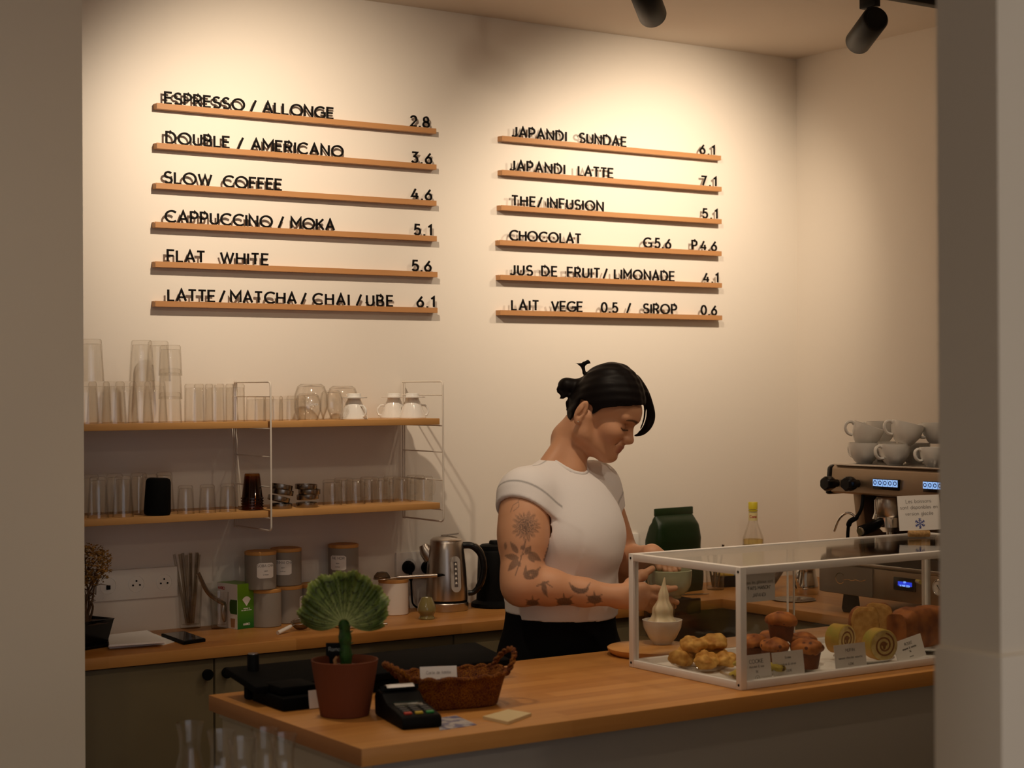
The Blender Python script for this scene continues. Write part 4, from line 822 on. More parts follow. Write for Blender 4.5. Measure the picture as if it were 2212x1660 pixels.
def crest_mesh():
    bm = bmesh.new(); colr = bm.loops.layers.color.new('paint'); NT, NR = 340, 34; grid = {}; info = {}
    th0, th1 = -92, 94
    for side in (0, 1):
        for i in range(NT+1):
            th = math.radians(th0+(th1-th0)*i/NT); s = i/NT
            R = .079+.026*max(0, math.cos(th))**.8+.003*math.sin(4*s*6.3)+.0025*math.sin(11*s*6.3+1)-.012*max(0, abs(th)-1.35)
            for j in range(NR+1):
                q = j/NR; r = .010+(R-.010)*q
                ruff = (.018*q*q*math.sin(5.2*th+.6)+.008*q**3*math.sin(13*th))
                rib = .0019*math.sin(th*58+1.6*math.sin(th*9))*q*(1-.4*q) + .0011*math.sin(th*37+r*900)*math.sin(r*620+3*math.sin(th*19))*q
                spike = (.0030*max(0, math.sin(th*88))**3 + rnd.uniform(0, .0012))*max(0, q-.93)/.07
                rr = r+spike; thick = (.0085*(1-q)**.7+.0042)*(1 if side == 0 else -1)*(1-.75*max(0, q-.9)/.1)
                p = loc(744, 1347) + Vector((0, 0, -.020*math.sin(min(1.57, abs(th)))**3*q*(1-q)*2.2)) + hx*(rr*math.sin(th)*1.02) + Vector((0, 0, rr*math.cos(th)*.98)) + vdir*(thick+ruff*.8+rib*(1 if side == 0 else -1))
                grid[side, i, j] = bm.verts.new(p)
                vein = .5+.5*math.sin(th*29+.8*math.sin(th*11)); w = max(0, min(1, (1-q)*1.15-.18))*(.55+.45*vein)+.10*vein*q; edge = max(0, (q-.88)/.12); dots = 1-.55*(math.sin(th*37+r*900)*math.sin(r*620+3*math.sin(th*19)) > .55)*(q > .15)
                base = np.array((.27, .34, .115)); vc = np.array((.66, .70, .46)); ec = np.array((.60, .64, .32)); deep = np.array((.14, .22, .05))
                col = base*(1-w)+vc*w; col = col*(1-.5*q*(1-vein)*.8)+deep*(.5*q*(1-vein)*.8); col = col*dots; col = col*(1-edge*.7)+ec*edge*.7
                info[grid[side, i, j]] = (*col, 1)
    def f(*v):
        try: fc = bm.faces.new(v)
        except ValueError: return
        fc.smooth = True
        for l in fc.loops: l[colr] = info[l.vert]
    for i in range(NT):
        for j in range(NR):
            f(grid[0, i, j], grid[0, i+1, j], grid[0, i+1, j+1], grid[0, i, j+1]); f(grid[1, i, j], grid[1, i, j+1], grid[1, i+1, j+1], grid[1, i+1, j])
        f(grid[0, i, NR], grid[0, i+1, NR], grid[1, i+1, NR], grid[1, i, NR]); f(grid[0, i+1, 0], grid[0, i, 0], grid[1, i, 0], grid[1, i+1, 0])
    for i in (0, NT):
        for j in range(NR): f(grid[0, i, j], grid[0, i, j+1], grid[1, i, j+1], grid[1, i, j])
    bmesh.ops.recalc_face_normals(bm, faces=bm.faces[:])
    me = bpy.data.meshes.new('crest'); bm.to_mesh(me); bm.free(); return me
me = crest_mesh(); me.materials.append(paint_mat('crest_skin', 'paint', .45, spec=.3)); o = bpy.data.objects.new('crest', me); COL.objects.link(o); o.parent = t
tg = thing('plant_tag', 'small black plant label with white writing stuck in the succulent pot', 'label', (c.x, c.y, CT+.092))
b0 = loc(709, 1440); b1 = loc(731, 1404)
mm = Matrix(((hx.x, 0, vdir.x, b0.x), (hx.y, 0, vdir.y, b0.y), (0, 1, 0, .012), (0, 0, 0, 1)))
MB().prism([(.004, -.012), (.014, -.012), (.016, .010), (.024, .014), (.024, .038), (-.004, .038), (-.004, .014), (.002, .010)], -.0006, .0006, mm).build('tag_plate', 'dark', tg, smooth=False)
tx = MB(); text(tx, 'Roma', .0125, .022, .0075, .12, .18, .0003, mm @ Matrix.Translation((0, 0, .0006))); tx.build('handwriting', mat('tag_grey', (.30, .32, .30), .8), tg, smooth=False)
tw = thing('wooden_stick', 'short pale wooden stick standing in the succulent pot soil', 'stick', (c.x, c.y, CT+.088))
MB().tube([loc(727, 1545, -.022), loc(724, 1518, -.022), loc(729, 1512, -.022)], [.0042, .0038, .003], 8, True, .5).build('stick', mat('pale_wood', (.35, .17, .06), .7), tw)

# point-of-sale screen lying low, seen from behind
Lb = on(577, 1511); Lf = on(652, 1538)
pos = thing('till_screen', 'low black till screen and stand between the plant pot and the basket', 'till', (.46, -1.10, CT), 0)
tillm = mat('till_black', (.003, .003, .003), .75, spec=.05)
ux = 1.0
MB().box((.225, -.005, .044), (.62, .150, .016), .005, rotm('X', 8)).build('screen_slab', tillm, pos)
b = MB(); b.box((-.012, -.085, .014), (.10, .145, .026), .005); b.box((-.050, .015, .020), (.025, .022, .040), .004); b.box((-.012, -.075, .0365), (.085, .12, .017), .004); b.build('printer_base', tillm, pos)
b = MB(); b.box((.26, -.01, .012), (.34, .12, .024), .004); b.build('stand_foot', tillm, pos)
MB().lathe([(.0125, .050), (.0125, .088), (.0115, .090), (0, .090)], 28, Matrix.Translation((-.038, .03, 0))).build('card_reader_knob', 'dark', pos)
k = MB()
k.lathe([(.0105, .0902), (.0105, .0920), (0, .0920)], 28, Matrix.Translation((-.038, .03, 0))); k.build('steel_cap', 'steel', pos)
cpp = thing('receipt_slip', 'white receipt slip tucked at the front of the black printer beside the pot', 'receipt', (.476, -1.262, CT+.001))
MB().box((.0, .0, .019), (.046, .0008, .036), 0, rotm('X', -8)).build('slip', 'paper', cpp)

# basket with loop handles
bs = thing('wicker_basket', 'small brown wicker basket with two loop handles behind the card terminal', 'basket', (.712, -1.385, CT), math.radians(-12))
wick = bpy.data.materials.new('wicker'); nt, N, L = nodes(wick); P_ = N['Principled BSDF']; P_.inputs['Roughness'].default_value = .6; P_.inputs['Specular IOR Level'].default_value = .25
tc = N.new('ShaderNodeTexCoord'); vo = N.new('ShaderNodeTexVoronoi'); mp = N.new('ShaderNodeMapping'); mp.inputs['Scale'].default_value = (90, 90, 150); mp.inputs['Rotation'].default_value = (.5, .5, .2); L.new(tc.outputs['Object'], mp.inputs[0]); L.new(mp.outputs[0], vo.inputs['Vector'])
rp = N.new('ShaderNodeValToRGB'); rp.color_ramp.elements[0].color = (.58, .27, .05, 1); rp.color_ramp.elements[1].color = (.10, .03, .008, 1); rp.color_ramp.elements[1].position = .75; L.new(vo.outputs['Distance'], rp.inputs[0])
nz = N.new('ShaderNodeTexNoise'); nz.inputs['Scale'].default_value = 40; L.new(tc.outputs['Object'], nz.inputs['Vector']); mx = N.new('ShaderNodeMixRGB'); mx.blend_type = 'MULTIPLY'; mx.inputs[0].default_value = .7; L.new(rp.outputs[0], mx.inputs[1]); mrr = N.new('ShaderNodeMapRange'); mrr.inputs['From Min'].default_value = .3; mrr.inputs['From Max'].default_value = .7; mrr.inputs['To Min'].default_value = .45; mrr.inputs['To Max'].default_value = 1.0; L.new(nz.outputs['Fac'], mrr.inputs[0]); L.new(mrr.outputs[0], mx.inputs[2])
br = N.new('ShaderNodeBrightContrast'); br.inputs['Bright'].default_value = .02; br.inputs['Contrast'].default_value = .15; L.new(mx.outputs[0], br.inputs[0]); L.new(br.outputs[0], P_.inputs['Base Color'])
bp = N.new('ShaderNodeBump'); bp.inputs['Strength'].default_value = .9; bp.inputs['Distance'].default_value = .003; bp.invert = True; L.new(vo.outputs['Distance'], bp.inputs['Height']); L.new(bp.outputs[0], P_.inputs['Normal'])
def sup(a, A, B, e=3.2): ca, sa = math.cos(a), math.sin(a); return (A*math.copysign(abs(ca)**(2/e), ca), B*math.copysign(abs(sa)**(2/e), sa))
mb = MB(); rings = []
for (A, B, z) in ((.086, .050, 0), (.092, .055, .004), (.104, .063, .046), (.108, .066, .058), (.111, .068, .064), (.107, .064, .066), (.103, .060, .060), (.086, .048, .006), (.04, .02, .005)):
    rings.append([mb.bm.verts.new((*sup(2*math.pi*k/72, A, B), z+.0022*math.cos(math.pi*2*k/72*2)*(z > .03)+.0010*math.sin(k*2.6)*(z > .05))) for k in range(72)])
mb.bm.faces.new(rings[0][::-1]); mb.bm.faces.new(rings[-1])
for A, B in zip(rings[:-1], rings[1:]):
    for k in range(72): mb.bm.faces.new((A[k], A[(k+1) % 72], B[(k+1) % 72], B[k]))
mb.build('basket_body', wick, bs)
def rope(pts, r, n=60):
    P = spline(pts, 8); k = MB()
    for ph in (0, math.pi):
        q = []
        for i, p in enumerate(P):
            d = (P[min(i+1, len(P)-1)]-P[max(i-1, 0)]).normalized(); o_ = d.orthogonal().normalized(); b_ = d.cross(o_); a = i*.75+ph; q.append(p+(o_*math.cos(a)+b_*math.sin(a))*r*.55)
        k.tube(q, r*.72, 8)
    return k
k = MB(); P = [(*sup(2*math.pi*i/96, .110, .067), .0655+.0022*math.cos(4*math.pi*i/96)) for i in range(97)]
q = [Vector(p)+Vector((0, 0, 1))*.0022*math.sin(i*1.1)+Vector((p[0], p[1], 0)).normalized()*.0022*math.cos(i*1.1) for i, p in enumerate(P)]
k.tube(q, .0042, 8).build('woven_rim', wick, bs)
rope([(.106, -.030, .060), (.116, -.034, .078), (.128, -.022, .098), (.131, .0, .106), (.124, .024, .098), (.110, .036, .078), (.102, .034, .060)], .0052).build('loop_handle', wick, bs)
rope([(-.098, -.044, .060), (-.108, -.040, .072), (-.124, -.024, .084), (-.134, .004, .090), (-.132, .028, .086), (-.118, .038, .074), (-.104, .034, .060)], .0052).build('loop_handle', wick, bs)
cdp = thing('basket_card', 'white card with three handwritten lines standing inside the wicker basket', 'card', (.702, -1.352, CT+.008), math.radians(-22))
cm = Matrix.Rotation(math.radians(-14), 4, 'X')
MB().box((0, 0, .034), (.076, .0008, .066), 0, rotm('X', -14)).build('card', 'paper', cdp)
tx = MB(); tm = cm @ Matrix.Translation((0, -.006, 0)) @ UPRIGHT
tm = Matrix.Translation((0, 0, .034)) @ cm @ Matrix.Translation((0, -.0005, 0)) @ UPRIGHT
text(tx, 'Carte de fidelite', 0, .018, .0058, .1, .16, .0002, tm); text(tx, 'la 1 ere a 10 cafes', 0, .004, .0058, .1, .16, .0002, tm); text(tx, 'le suivant offert', 0, -.009, .0058, .1, .16, .0002, tm); tx.build('handwriting', 'grey_ink', cdp, smooth=False)
# card terminal
A0 = on(842, 1537); A1 = on(922, 1581); d = (A1-A0).normalized()
te = thing('card_terminal', 'black card payment terminal with coloured keys beside the plant pot', 'card terminal', ((A0.x+A1.x)/2, (A0.y+A1.y)/2, CT), math.atan2(d.y, d.x))
SD_ = Matrix(((1, 0, 0, 0), (0, 0, 1, 0), (0, 1, 0, 0), (0, 0, 0, 1)))
prof = [(-.085, 0), (.085, 0), (.088, .010), (.084, .024), (.040, .030), (-.010, .034), (-.040, .050), (-.075, .052), (-.088, .040)]
MB().prism(prof, -.040, .040, SD_, .005).build('terminal_body', 'dark', te)
key0 = None
kk = {'key_black': mat('key_black', (.03, .03, .03), .5), 'r': mat('key_red', (.45, .03, .01), .4), 'y': mat('key_yellow', (.50, .35, .01), .4), 'g': mat('key_green', (.01, .22, .04), .4)}
for i in range(4):
    for j in range(3):
        m_ = 'key_black' if i < 3 else ['r', 'y', 'g'][j]
        x = .026+.0135*i; MB().box((x, -.022+.022*j, .0305-.0013*i+.0012), (.0085, .015, .004), .001, rotm('Y', 7.5)).build('key', kk[m_], te)
MB().box((.004, 0, .0335), (.026, .056, .002), .0005, rotm('Y', 12)).build('display', mat('lcd_dark', (.02, .03, .025), .1), te)
pp = MB(); q = []
for i in range(10):
    a = i/9; q.append([pp.bm.verts.new((-.070+.030*a, s*.028, .0535+.010*math.sin(a*2.6))) for s in (-1, 1)])
for a, b in zip(q[:-1], q[1:]): pp.bm.faces.new((a[0], b[0], b[1], a[1]))
pp.build('paper_roll', 'paper', te)
MB().box((-.050, 0, .0565), (.004, .078, .010), .001, rotm('Y', -20)).build('tear_bar', 'dark', te)
post = bpy.data.materials.new('postcard_print'); nt, N, L = nodes(post); vo = N.new('ShaderNodeTexNoise'); tc = N.new('ShaderNodeTexCoord'); L.new(tc.outputs['Object'], vo.inputs['Vector']); vo.inputs['Scale'].default_value = 40
rp = N.new('ShaderNodeValToRGB'); e = rp.color_ramp.elements; e[0].position = .42; e[0].color = (.16, .15, .25, 1); e[1].position = .52; e[1].color = (.50, .46, .44, 1); L.new(vo.outputs['Fac'], rp.inputs[0]); L.new(rp.outputs[0], N['Principled BSDF'].inputs['Base Color'])
flat_thing('postcard', 'small blue and white printed card half under the card terminal', 'card', [(945, 1552), (985, 1546), (1030, 1566), (950, 1578)], CT, .0012, post)
flat_thing('note_pad', 'cream note pad lying alone on the counter by the basket', 'note pad', [(1043, 1548), (1098, 1533), (1148, 1541), (1097, 1560)], CT, .006, mat('cream_paper', (.66, .52, .28), .7), 'pad')
# carafes on a side table in front of the counter end
ZT = .765
tb = thing('side_table', 'small round side table below the glass carafes', 'table', (.02, -1.53, 0))
MB().lathe([(0, ZT-.03), (.23, ZT-.03), (.235, ZT-.025), (.235, ZT-.003), (.23, ZT), (0, ZT)], 48).build('table_top', 'beech', tb)
MB().lathe([(.18, 0), (.18, .012), (.03, .03), (.028, ZT-.03)], 32, None, True, False).build('pedestal', 'dark', tb)
pro = None
for (u, v), nm in zip(((410, 1562), (478, 1580), (523, 1596), (572, 1576), (611, 1588), (476, 1662)), ('tallest one, nearest the partition', 'second from the partition', 'in the middle, before the rear pair', 'rear one almost touching the counter edge', 'nearest the corner of the counter', 'lowest one in front of the group')):
    dd = {410: 3.10, 478: 3.0, 523: 2.93, 572: 3.05, 611: 2.98, 476: 2.80}[u]
    p = at(u, v, d=dd); h = p.z-ZT; lab = 'clear glass carafe below the counter, %s' % nm
    if pro is None: 
        pro = thing('glass_carafe', lab, 'carafe', (p.x, p.y, ZT), 0, 'glass carafes by the counter end'); H0 = h
        MB().lathe([(0, 0), (.036, 0), (.039, .004), (.038, h*.30), (.026, h*.58), (.0185, h*.74), (.0190, h*.86), (.0245, h), (.0228, h), (.0172, h*.86), (.0168, h*.74), (.024, h*.58), (.036, h*.30), (.036, .006), (0, .006)], 40).build('carafe_body', 'glass2', pro)
    else: dup(pro, (p.x, p.y, ZT), 0, lab, scale=(1, 1, h/H0))

# ------------------------------------------------------------------ display case
QX0, QX1, QY0, QY1, QH = 1.2965, 2.2710, -1.2120, -1.5983, .2598
Z0, Z1 = CT+.0006, CT+QH; B = .0165
dc = thing('display_case', 'white framed glass pastry case standing on the serving counter', 'display case', (QX0, QY1, Z0)); LX = QX1-QX0; LY = QY0-QY1; LZ = Z1-Z0
fr = MB()
for x in (0, LX-B):
    for y in (0, LY-B): fr.b2(x, x+B, y, y+B, 0, LZ, .0012)
for z in (0, LZ-B):
    for y in (0, LY-B): fr.b2(B, LX-B, y, y+B, z, z+B, .0012)
    for x in (0, LX-B): fr.b2(x, x+B, B, LY-B, z, z+B, .0012)
fr.build('frame', 'white_metal', dc)
MB().b2(B, LX-B, B, LY-B, .001, .004).build('floor_plate', 'white', dc)
for y in (.008, LY-.008):
    for z in (.010, LZ-.010): MB().cyl((-.0005, y, z), (.002, y, z), .0030, n=14).build('screw', 'dark', dc)
MB().b2(B*.4, B*.4+.003, B, LY-B, B, LZ-B).build('glass_pane', 'pane', dc)
MB().b2(B, LX-B, B*.4, B*.4+.003, B, LZ-B).build('glass_pane', 'pane', dc)
MB().b2(B, LX-B, B, LY-B, LZ-.005, LZ-.002).build('glass_top', 'pane', dc)
MB().b2(LX-B*.6, LX-B*.6+.003, B, LY-B, B, LZ-B).build('glass_pane', 'pane', dc)
xm = at(1694, 1290, y=QY0).x-QX0; xn = at(1713, 1290, y=QY0).x-QX0
d1 = MB().b2(B, xn, LY-.006, LY-.003, B, LZ-B).build('sliding_pane', 'pane', dc); d2 = MB().b2(xm, LX-B, LY-.012, LY-.009, B, LZ-B).build('sliding_pane', 'pane', dc)
MB().b2(xn-.003, xn, LY-.0066, LY-.0024, B, LZ-B).build('pane_edge', 'white_metal', d1); MB().b2(xm, xm+.003, LY-.0126, LY-.0084, B, LZ-B).build('pane_edge', 'white_metal', d2)

ZF = Z0+.0045
def plate(x, y, r, lab, m='glass2', name='glass_plate'):
    t = thing(name, lab, 'plate', (x, y, ZF), 0, 'plates inside the pastry case')
    MB().lathe([(0, 0), (r*.6, 0), (r*.7, .002), (r, .012), (r*.99, .0135), (r*.68, .005), (0, .0035)], 56).build('plate_body', m, t)
plate(1.398, -1.352, .072, 'clear glass plate of golden scones at the left end of the case')
plate(1.394, -1.510, .062, 'glass plate of yellow green cookies at the near corner of the case')
plate(1.560, -1.430, .088, 'white plate under the muffins inside the case', 'porc', 'china_plate')
plate(1.760, -1.495, .070, 'white plate under the swiss roll slices inside the case', 'porc', 'china_plate')
plate(2.020, -1.430, .110, 'white plate under the loaf cakes inside the case', 'porc', 'china_plate')
PT = ZF+.0085
def lumpy(name, part, m, r, h, seed, lump, freq, flat=.0, n=48, k=24):
    """an uneven baked thing with a flat bottom at z=0"""
    mb = MB(); mb.ell((0, 0, h*.46), (r, r*.94, h*.54), None, n, k)
    for v in mb.bm.verts:
        p = v.co.copy(); nn = Vector((p.x/r/r, p.y/r/r, (p.z-h*.46)/(h*.54)**2)).normalized()
        f = noise.fractal(p*freq+Vector((seed, 0, seed*.3)), 1.0, 2.0, 3); w = noise.voronoi(p*freq*1.2+Vector((seed*2, 1, 0)))[0]; v.co = p+nn*lump*(f*.6+1.1*(.45-w[0]))
        if v.co.z < 0: v.co.z *= .05
    return mb
def crust(name, c0, c1, sc, rough=.6, dark=None):
    m = bpy.data.materials.new(name); nt, N, L = nodes(m); b = N['Principled BSDF']; b.inputs['Roughness'].default_value = rough; b.inputs['Specular IOR Level'].default_value = .25
    tc = N.new('ShaderNodeTexCoord'); nz = N.new('ShaderNodeTexNoise'); nz.inputs['Scale'].default_value = sc; nz.inputs['Detail'].default_value = 6; L.new(tc.outputs['Object'], nz.inputs['Vector'])
    r = N.new('ShaderNodeValToRGB'); r.color_ramp.elements[0].position = .34; r.color_ramp.elements[1].position = .64; r.color_ramp.elements[0].color = (*c0, 1); r.color_ramp.elements[1].color = (*c1, 1); L.new(nz.outputs['Fac'], r.inputs['Fac']); out = r.outputs[0]
    if dark:
        vo = N.new('ShaderNodeTexVoronoi'); vo.inputs['Scale'].default_value = dark[1]; L.new(tc.outputs['Object'], vo.inputs['Vector']); g = N.new('ShaderNodeMath'); g.operation = 'LESS_THAN'; g.inputs[1].default_value = dark[2]; L.new(vo.outputs['Distance'], g.inputs[0]); mx = N.new('ShaderNodeMixRGB'); L.new(g.outputs[0], mx.inputs[0]); L.new(out, mx.inputs[1]); mx.inputs[2].default_value = (*dark[0], 1); out = mx.outputs[0]
    L.new(out, b.inputs['Base Color']); bp = N.new('ShaderNodeBump'); bp.inputs['Strength'].default_value = .5; bp.inputs['Distance'].default_value = .003; L.new(nz.outputs['Fac'], bp.inputs['Height']); L.new(bp.outputs[0], b.inputs['Normal'])
    return m
gold = crust('golden_crust', (.42, .18, .03), (.78, .46, .12), 45); matcha = crust('matcha_cookie', (.36, .26, .03), (.55, .44, .09), 50, .7, ((.05, .018, .008), 55, .26))
brown = crust('muffin_crust', (.22, .06, .012), (.50, .17, .035), 40, .6, ((.10, .025, .01), 45, .18)); cake_b = crust('muffin_side', (.10, .022, .006), (.18, .05, .014), 60)
sc_pos = [(1.352, -1.335, 0, .030, 0), (1.400, -1.305, 0, .031, 1), (1.442, -1.345, 0, .029, 2), (1.372, -1.392, 0, .030, 3), (1.425, -1.398, 0, .029, 4), (1.380, -1.345, .030, .031, 5), (1.424, -1.360, .031, .033, 6)]
sc_nm = ['lowest one nearest the left pane', 'at the back of the plate', 'beside the muffins', 'at the front nearest the corner', 'at the front beside the muffins', 'on top of the pile, nearer the left pane', 'largest, topmost of the pile']
for (x, y, dz, r, k), nm in zip(sc_pos, sc_nm):
    t = lumpy('scone', 'scone', gold, r, .036, k*7.3, .010, 34).build('scone', gold, None, (x, y, PT+dz), (0, 0, k*1.3)); tag(t, 'golden crumbly scone on the glass plate, %s' % nm, 'scone', 'scones in the pastry case')
for k, (x, y, dz, nm) in enumerate(((1.372, -1.520, 0, 'lying lowest at the near corner'), (1.420, -1.505, 0, 'lying beside the post'), (1.428, -1.545, .012, 'leaning at the front, half behind the price card'), (1.398, -1.500, .016, 'topmost of the three'))):
    t = lumpy('cookie', 'c', matcha, .031, .017, 50+k*5.1, .004, 40).build('cookie', matcha, None, (x, y, PT-.002+dz), (math.radians(4*k), math.radians(-6), k)); tag(t, 'yellow green cookie with dark chips, %s' % nm.replace('three', 'cookie plate'), 'cookie', 'green cookies in the pastry case')
mpro = None
for k, (x, y, dz, nm) in enumerate(((1.512, -1.392, 0, 'at the back beside the scones'), (1.512, -1.466, 0, 'in the middle of the front row'), (1.556, -1.524, .0, 'at the front, between the price cards'), (1.585, -1.375, 0, 'at the back of the plate'), (1.622, -1.440, 0, 'beside the swiss rolls'), (1.556, -1.440, .052, 'topmost of the muffin pile'))):
    t = thing('muffin', 'brown chocolate chip muffin %s' % nm, 'muffin', (x, y, PT+dz), k*1.1, 'muffins in the pastry case')
    MB().lathe([(0, 0), (.0235, 0), (.0300, .036), (0, .036)], 40, None, True, True, lambda a, z: 1+.02*math.cos(20*a)).build('paper_base', cake_b, t)
    lumpy('muffin', 'top', brown, .0365, .036, 90+k*3.7, .006, 30).build('muffin_top', brown, t, (0, 0, .030))
sponge = crust('sponge', (.50, .36, .12), (.66, .52, .22), 90); filling = mat('roll_filling', (.20, .065, .012), .5); skin = crust('roll_skin', (.26, .24, .03), (.55, .28, .05), 14)
def roll(x, y, rz, lab, r=.036, w=.040, dz=0):
    t = thing('swiss_roll', lab, 'cake', (x, y, PT+r+dz), rz, 'swiss roll slices in the pastry case'); m = Matrix.Rotation(math.pi/2, 4, 'X')
    b = MB().lathe([(0, -w/2), (r-.002, -w/2), (r, -w/2+.002), (r, w/2-.002), (r-.002, w/2), (0, w/2)], 56, m).build('cake', [skin, sponge], t)
    for p in b.data.polygons:
        if abs(p.normal.y) > .8: p.material_index = 1
    sp = [((.006+.0215*a)*math.cos(a*13.0+1), (.006+.0215*a)*math.sin(a*13.0+1)) for a in [i/60 for i in range(61)]]
    k = MB(); k.ribbon(sp, .0040, w/2-.0004, w/2+.0003, m); k.prism([((.007+.003*math.sin(3*a))*math.cos(a), (.007+.003*math.sin(3*a))*math.sin(a)) for a in [i*.45 for i in range(14)]], w/2-.0004, w/2+.0004, m); k.build('filling_swirl', filling, t, smooth=False)
    return t
xr = at(1900, 1400, y=-1.535).x; roll(xr, -1.535, math.radians(-14), 'swiss roll slice showing its swirl at the front of the case')
xr = at(1815, 1375, y=-1.44).x; roll(xr, -1.44, math.radians(8), 'swiss roll slice half hidden behind the muffins', .034, .04, .006)
loafc = crust('loaf_crust', (.13, .030, .006), (.36, .12, .028), 26); loafi = crust('loaf_inside', (.42, .20, .04), (.60, .34, .10), 70)
def loaf(lab, x, y, rz, lx, ly, lz, seed, inner=False):
    mb = MB(); n = 20; rings = []
    for i in range(n+1):
        s = i/n; e = (1-(2*s-1)**8)**.35 if 0 < s < 1 else .82; rings.append([])
        for a in [2*math.pi*k/36 for k in range(36)]:
            yy, zz = sup(a, ly/2, lz/2, 3.6); zz = zz*e+ (lz*.16*max(0, zz/(lz/2))*e); p = Vector((-lx/2+lx*s, yy*e, zz+lz/2)); d = noise.fractal(p*30+Vector((seed, 0, 0)), 1, 2, 3)*.006*(zz > lz*.2); rings[-1].append(mb.bm.verts.new(p+Vector((0, 0, d))))
    for A, B_ in zip(rings[:-1], rings[1:]):
        for k in range(36): mb.bm.faces.new((A[k], A[(k+1) % 36], B_[(k+1) % 36], B_[k]))
    mb.bm.faces.new(rings[0][::-1]); mb.bm.faces.new(rings[-1]); zmin = min(v.co.z for v in mb.bm.verts)
    for v in mb.bm.verts: v.co.z -= zmin
    t = thing('loaf_cake', lab, 'cake', (x, y, PT), rz, 'loaf cakes in the pastry case'); b = mb.build('cake', [loafc, loafi], t)
    if inner:
        for p in b.data.polygons:
            if p.normal.x < -.85: p.material_index = 1
    return t
loaf('long dark brown loaf cake lying behind the last price card', at(1985, 1370, y=-1.45).x, -1.45, math.radians(6), .175, .075, .082, 3)
loaf('tall golden brown cake slice standing between swiss roll and loaf', at(1866, 1360, y=-1.425).x, -1.425, math.radians(70), .020, .075, .092, 9, True)
loaf('second cake slice leaning against the loaf cake end', at(1896, 1340, y=-1.415).x, -1.415, math.radians(62), .018, .075, .096, 15, True)
# cards
def card(lab, u0, u1, v0, v1, y, lines, tiltx=-10, rz=0.0, seal=False, name='price_card', grp='price cards in the pastry case', hang=False, rotz2=0.0):
    a = at(u0, v1, y=y); b = at(u1, v1, y=y); tp = at((u0+u1)/2, v0, y=y); w = b.x-a.x; cx = (a.x+b.x)/2
    zb = ZF if not hang else (at((u0+u1)/2, v1, y=y).z); h = tp.z-zb
    t = thing(name, lab, 'card', (cx, y, zb), rz, grp); R = Matrix.Rotation(math.radians(tiltx), 4, 'X') @ Matrix.Rotation(rotz2, 4, 'Y')
    k = MB(); k.bm.free(); k.bm = bmesh.new(); k.prism([(-w/2, 0), (w/2, 0), (w/2, h), (-w/2, h)], -.0004, .0004, R @ UPRIGHT); k.build('card', 'paper', t, smooth=False)
    tx = MB(); m = R @ Matrix.Translation((0, -.0005, 0)) @ UPRIGHT
    for s, yy, hh, pen in lines:
        mxw = w*.88; q = twidth(s, h*hh, .2); sc = min(1, mxw/q); text(tx, s, 0, h*yy, h*hh*sc, pen, .2, .0002, m)
    if seal:
        tx.ribbon([(p[0], p[1]+h*.16) for p in arc(0, 0, h*.10, h*.10, 0, 360, 24)[:-1]], .0006, 0, .0002, m, True); tx.ribbon([(-h*.03, h*.13), (h*.03, h*.19)], .0008, 0, .0002, m); tx.ribbon([(-.02*h, h*.2), (h*.02, h*.17)], .0008, 0, .0002, m)
    tx.build('printing', 'ink', t, smooth=False)
yc = QY1+B+.012
card('price card headed COOKIE with a round seal at the near corner of the case', 1606, 1668, 1415, 1476, yc, [('COOKIE', .70, .13, .12), ('chocolat & noix', .54, .08, .1), ('3\u20ac', .36, .08, .1)], -7, seal=True)
card('price card headed SCONE standing right beside the COOKIE card', 1672, 1739, 1408, 1468, yc+.003, [('Scone', .74, .09, .1), ('nature & citron', .50, .085, .1), ('3.50\u20ac', .26, .085, .1)], -7)
card('price card headed MUFFIN in front of the muffin plate', 1806, 1873, 1392, 1446, yc, [('MUFFIN', .72, .11, .1), ('banane chocolat noisette', .46, .085, .1), ('4.20\u20ac', .22, .085, .1)], -7)
card('leaning price card for the swiss roll at the hidden end of the case', 1940, 2002, 1378, 1430, yc+.030, [('ROULE', .70, .12, .1), ('sesame & matcha', .52, .09, .16), ('5\u20ac', .36, .08, .1), ('maison', .14, .07, .1)], -12, 0, rotz2=math.radians(-9))
card('white notice hanging inside the case front, reading FAITS MAISON', 1604, 1674, 1240, 1300, QY1+B*.4+.008, [('Tous les g\u00e2teaux sont', .66, .105, .11), ('"FAITS MAISON"', .44, .115, .2), ('JAPANDI', .18, .12, .12)], 0, 0, name='notice', grp='notices', hang=True)
# iced-drinks sign in a cork holder on top of the case
sp0 = at(1985, 1160, z=Z1+.001)
ck = thing('cork_holder', 'small cork block holding the iced drinks sign on the case top', 'sign holder', (sp0.x, sp0.y, Z1+.0004), math.radians(-33))
MB().lathe([(0, -.027), (.0075, -.027), (.0082, -.025), (.0082, .025), (.0075, .027), (0, .027)], 24, Matrix.Translation((0, 0, .0082)) @ Matrix.Rotation(math.pi/2, 4, 'Y')).build('cork', mat('cork', (.40, .23, .08), .7, var=.3, vscale=150), ck)
sg = thing('counter_sign', 'white card sign about iced drinks with a blue snowflake', 'sign', (sp0.x, sp0.y, Z1+.0172), math.radians(-33))
w, h = .106, .088
RS = Matrix.Rotation(math.radians(-8), 4, 'X') @ Matrix.Rotation(math.radians(-2), 4, 'Y')
MB().prism([(-w/2+.004, 0), (w/2+.004, 0), (w/2+.004, h), (-w/2+.004, h)], -.0004, .0004, RS @ UPRIGHT).build('card', 'paper', sg, smooth=False)
m = RS @ Matrix.Translation((.004, -.0005, 0)) @ UPRIGHT
tx = MB(); text(tx, 'Les boissons', 0, .069, .0090, .12, .2, .0002, m); text(tx, 'sont disponibles en', 0, .054, .0088, .12, .2, .0002, m); text(tx, 'version glac\u00e9e', 0, .038, .0088, .12, .2, .0002, m); tx.build('printing', 'grey_ink', sg, smooth=False)
sn = MB()
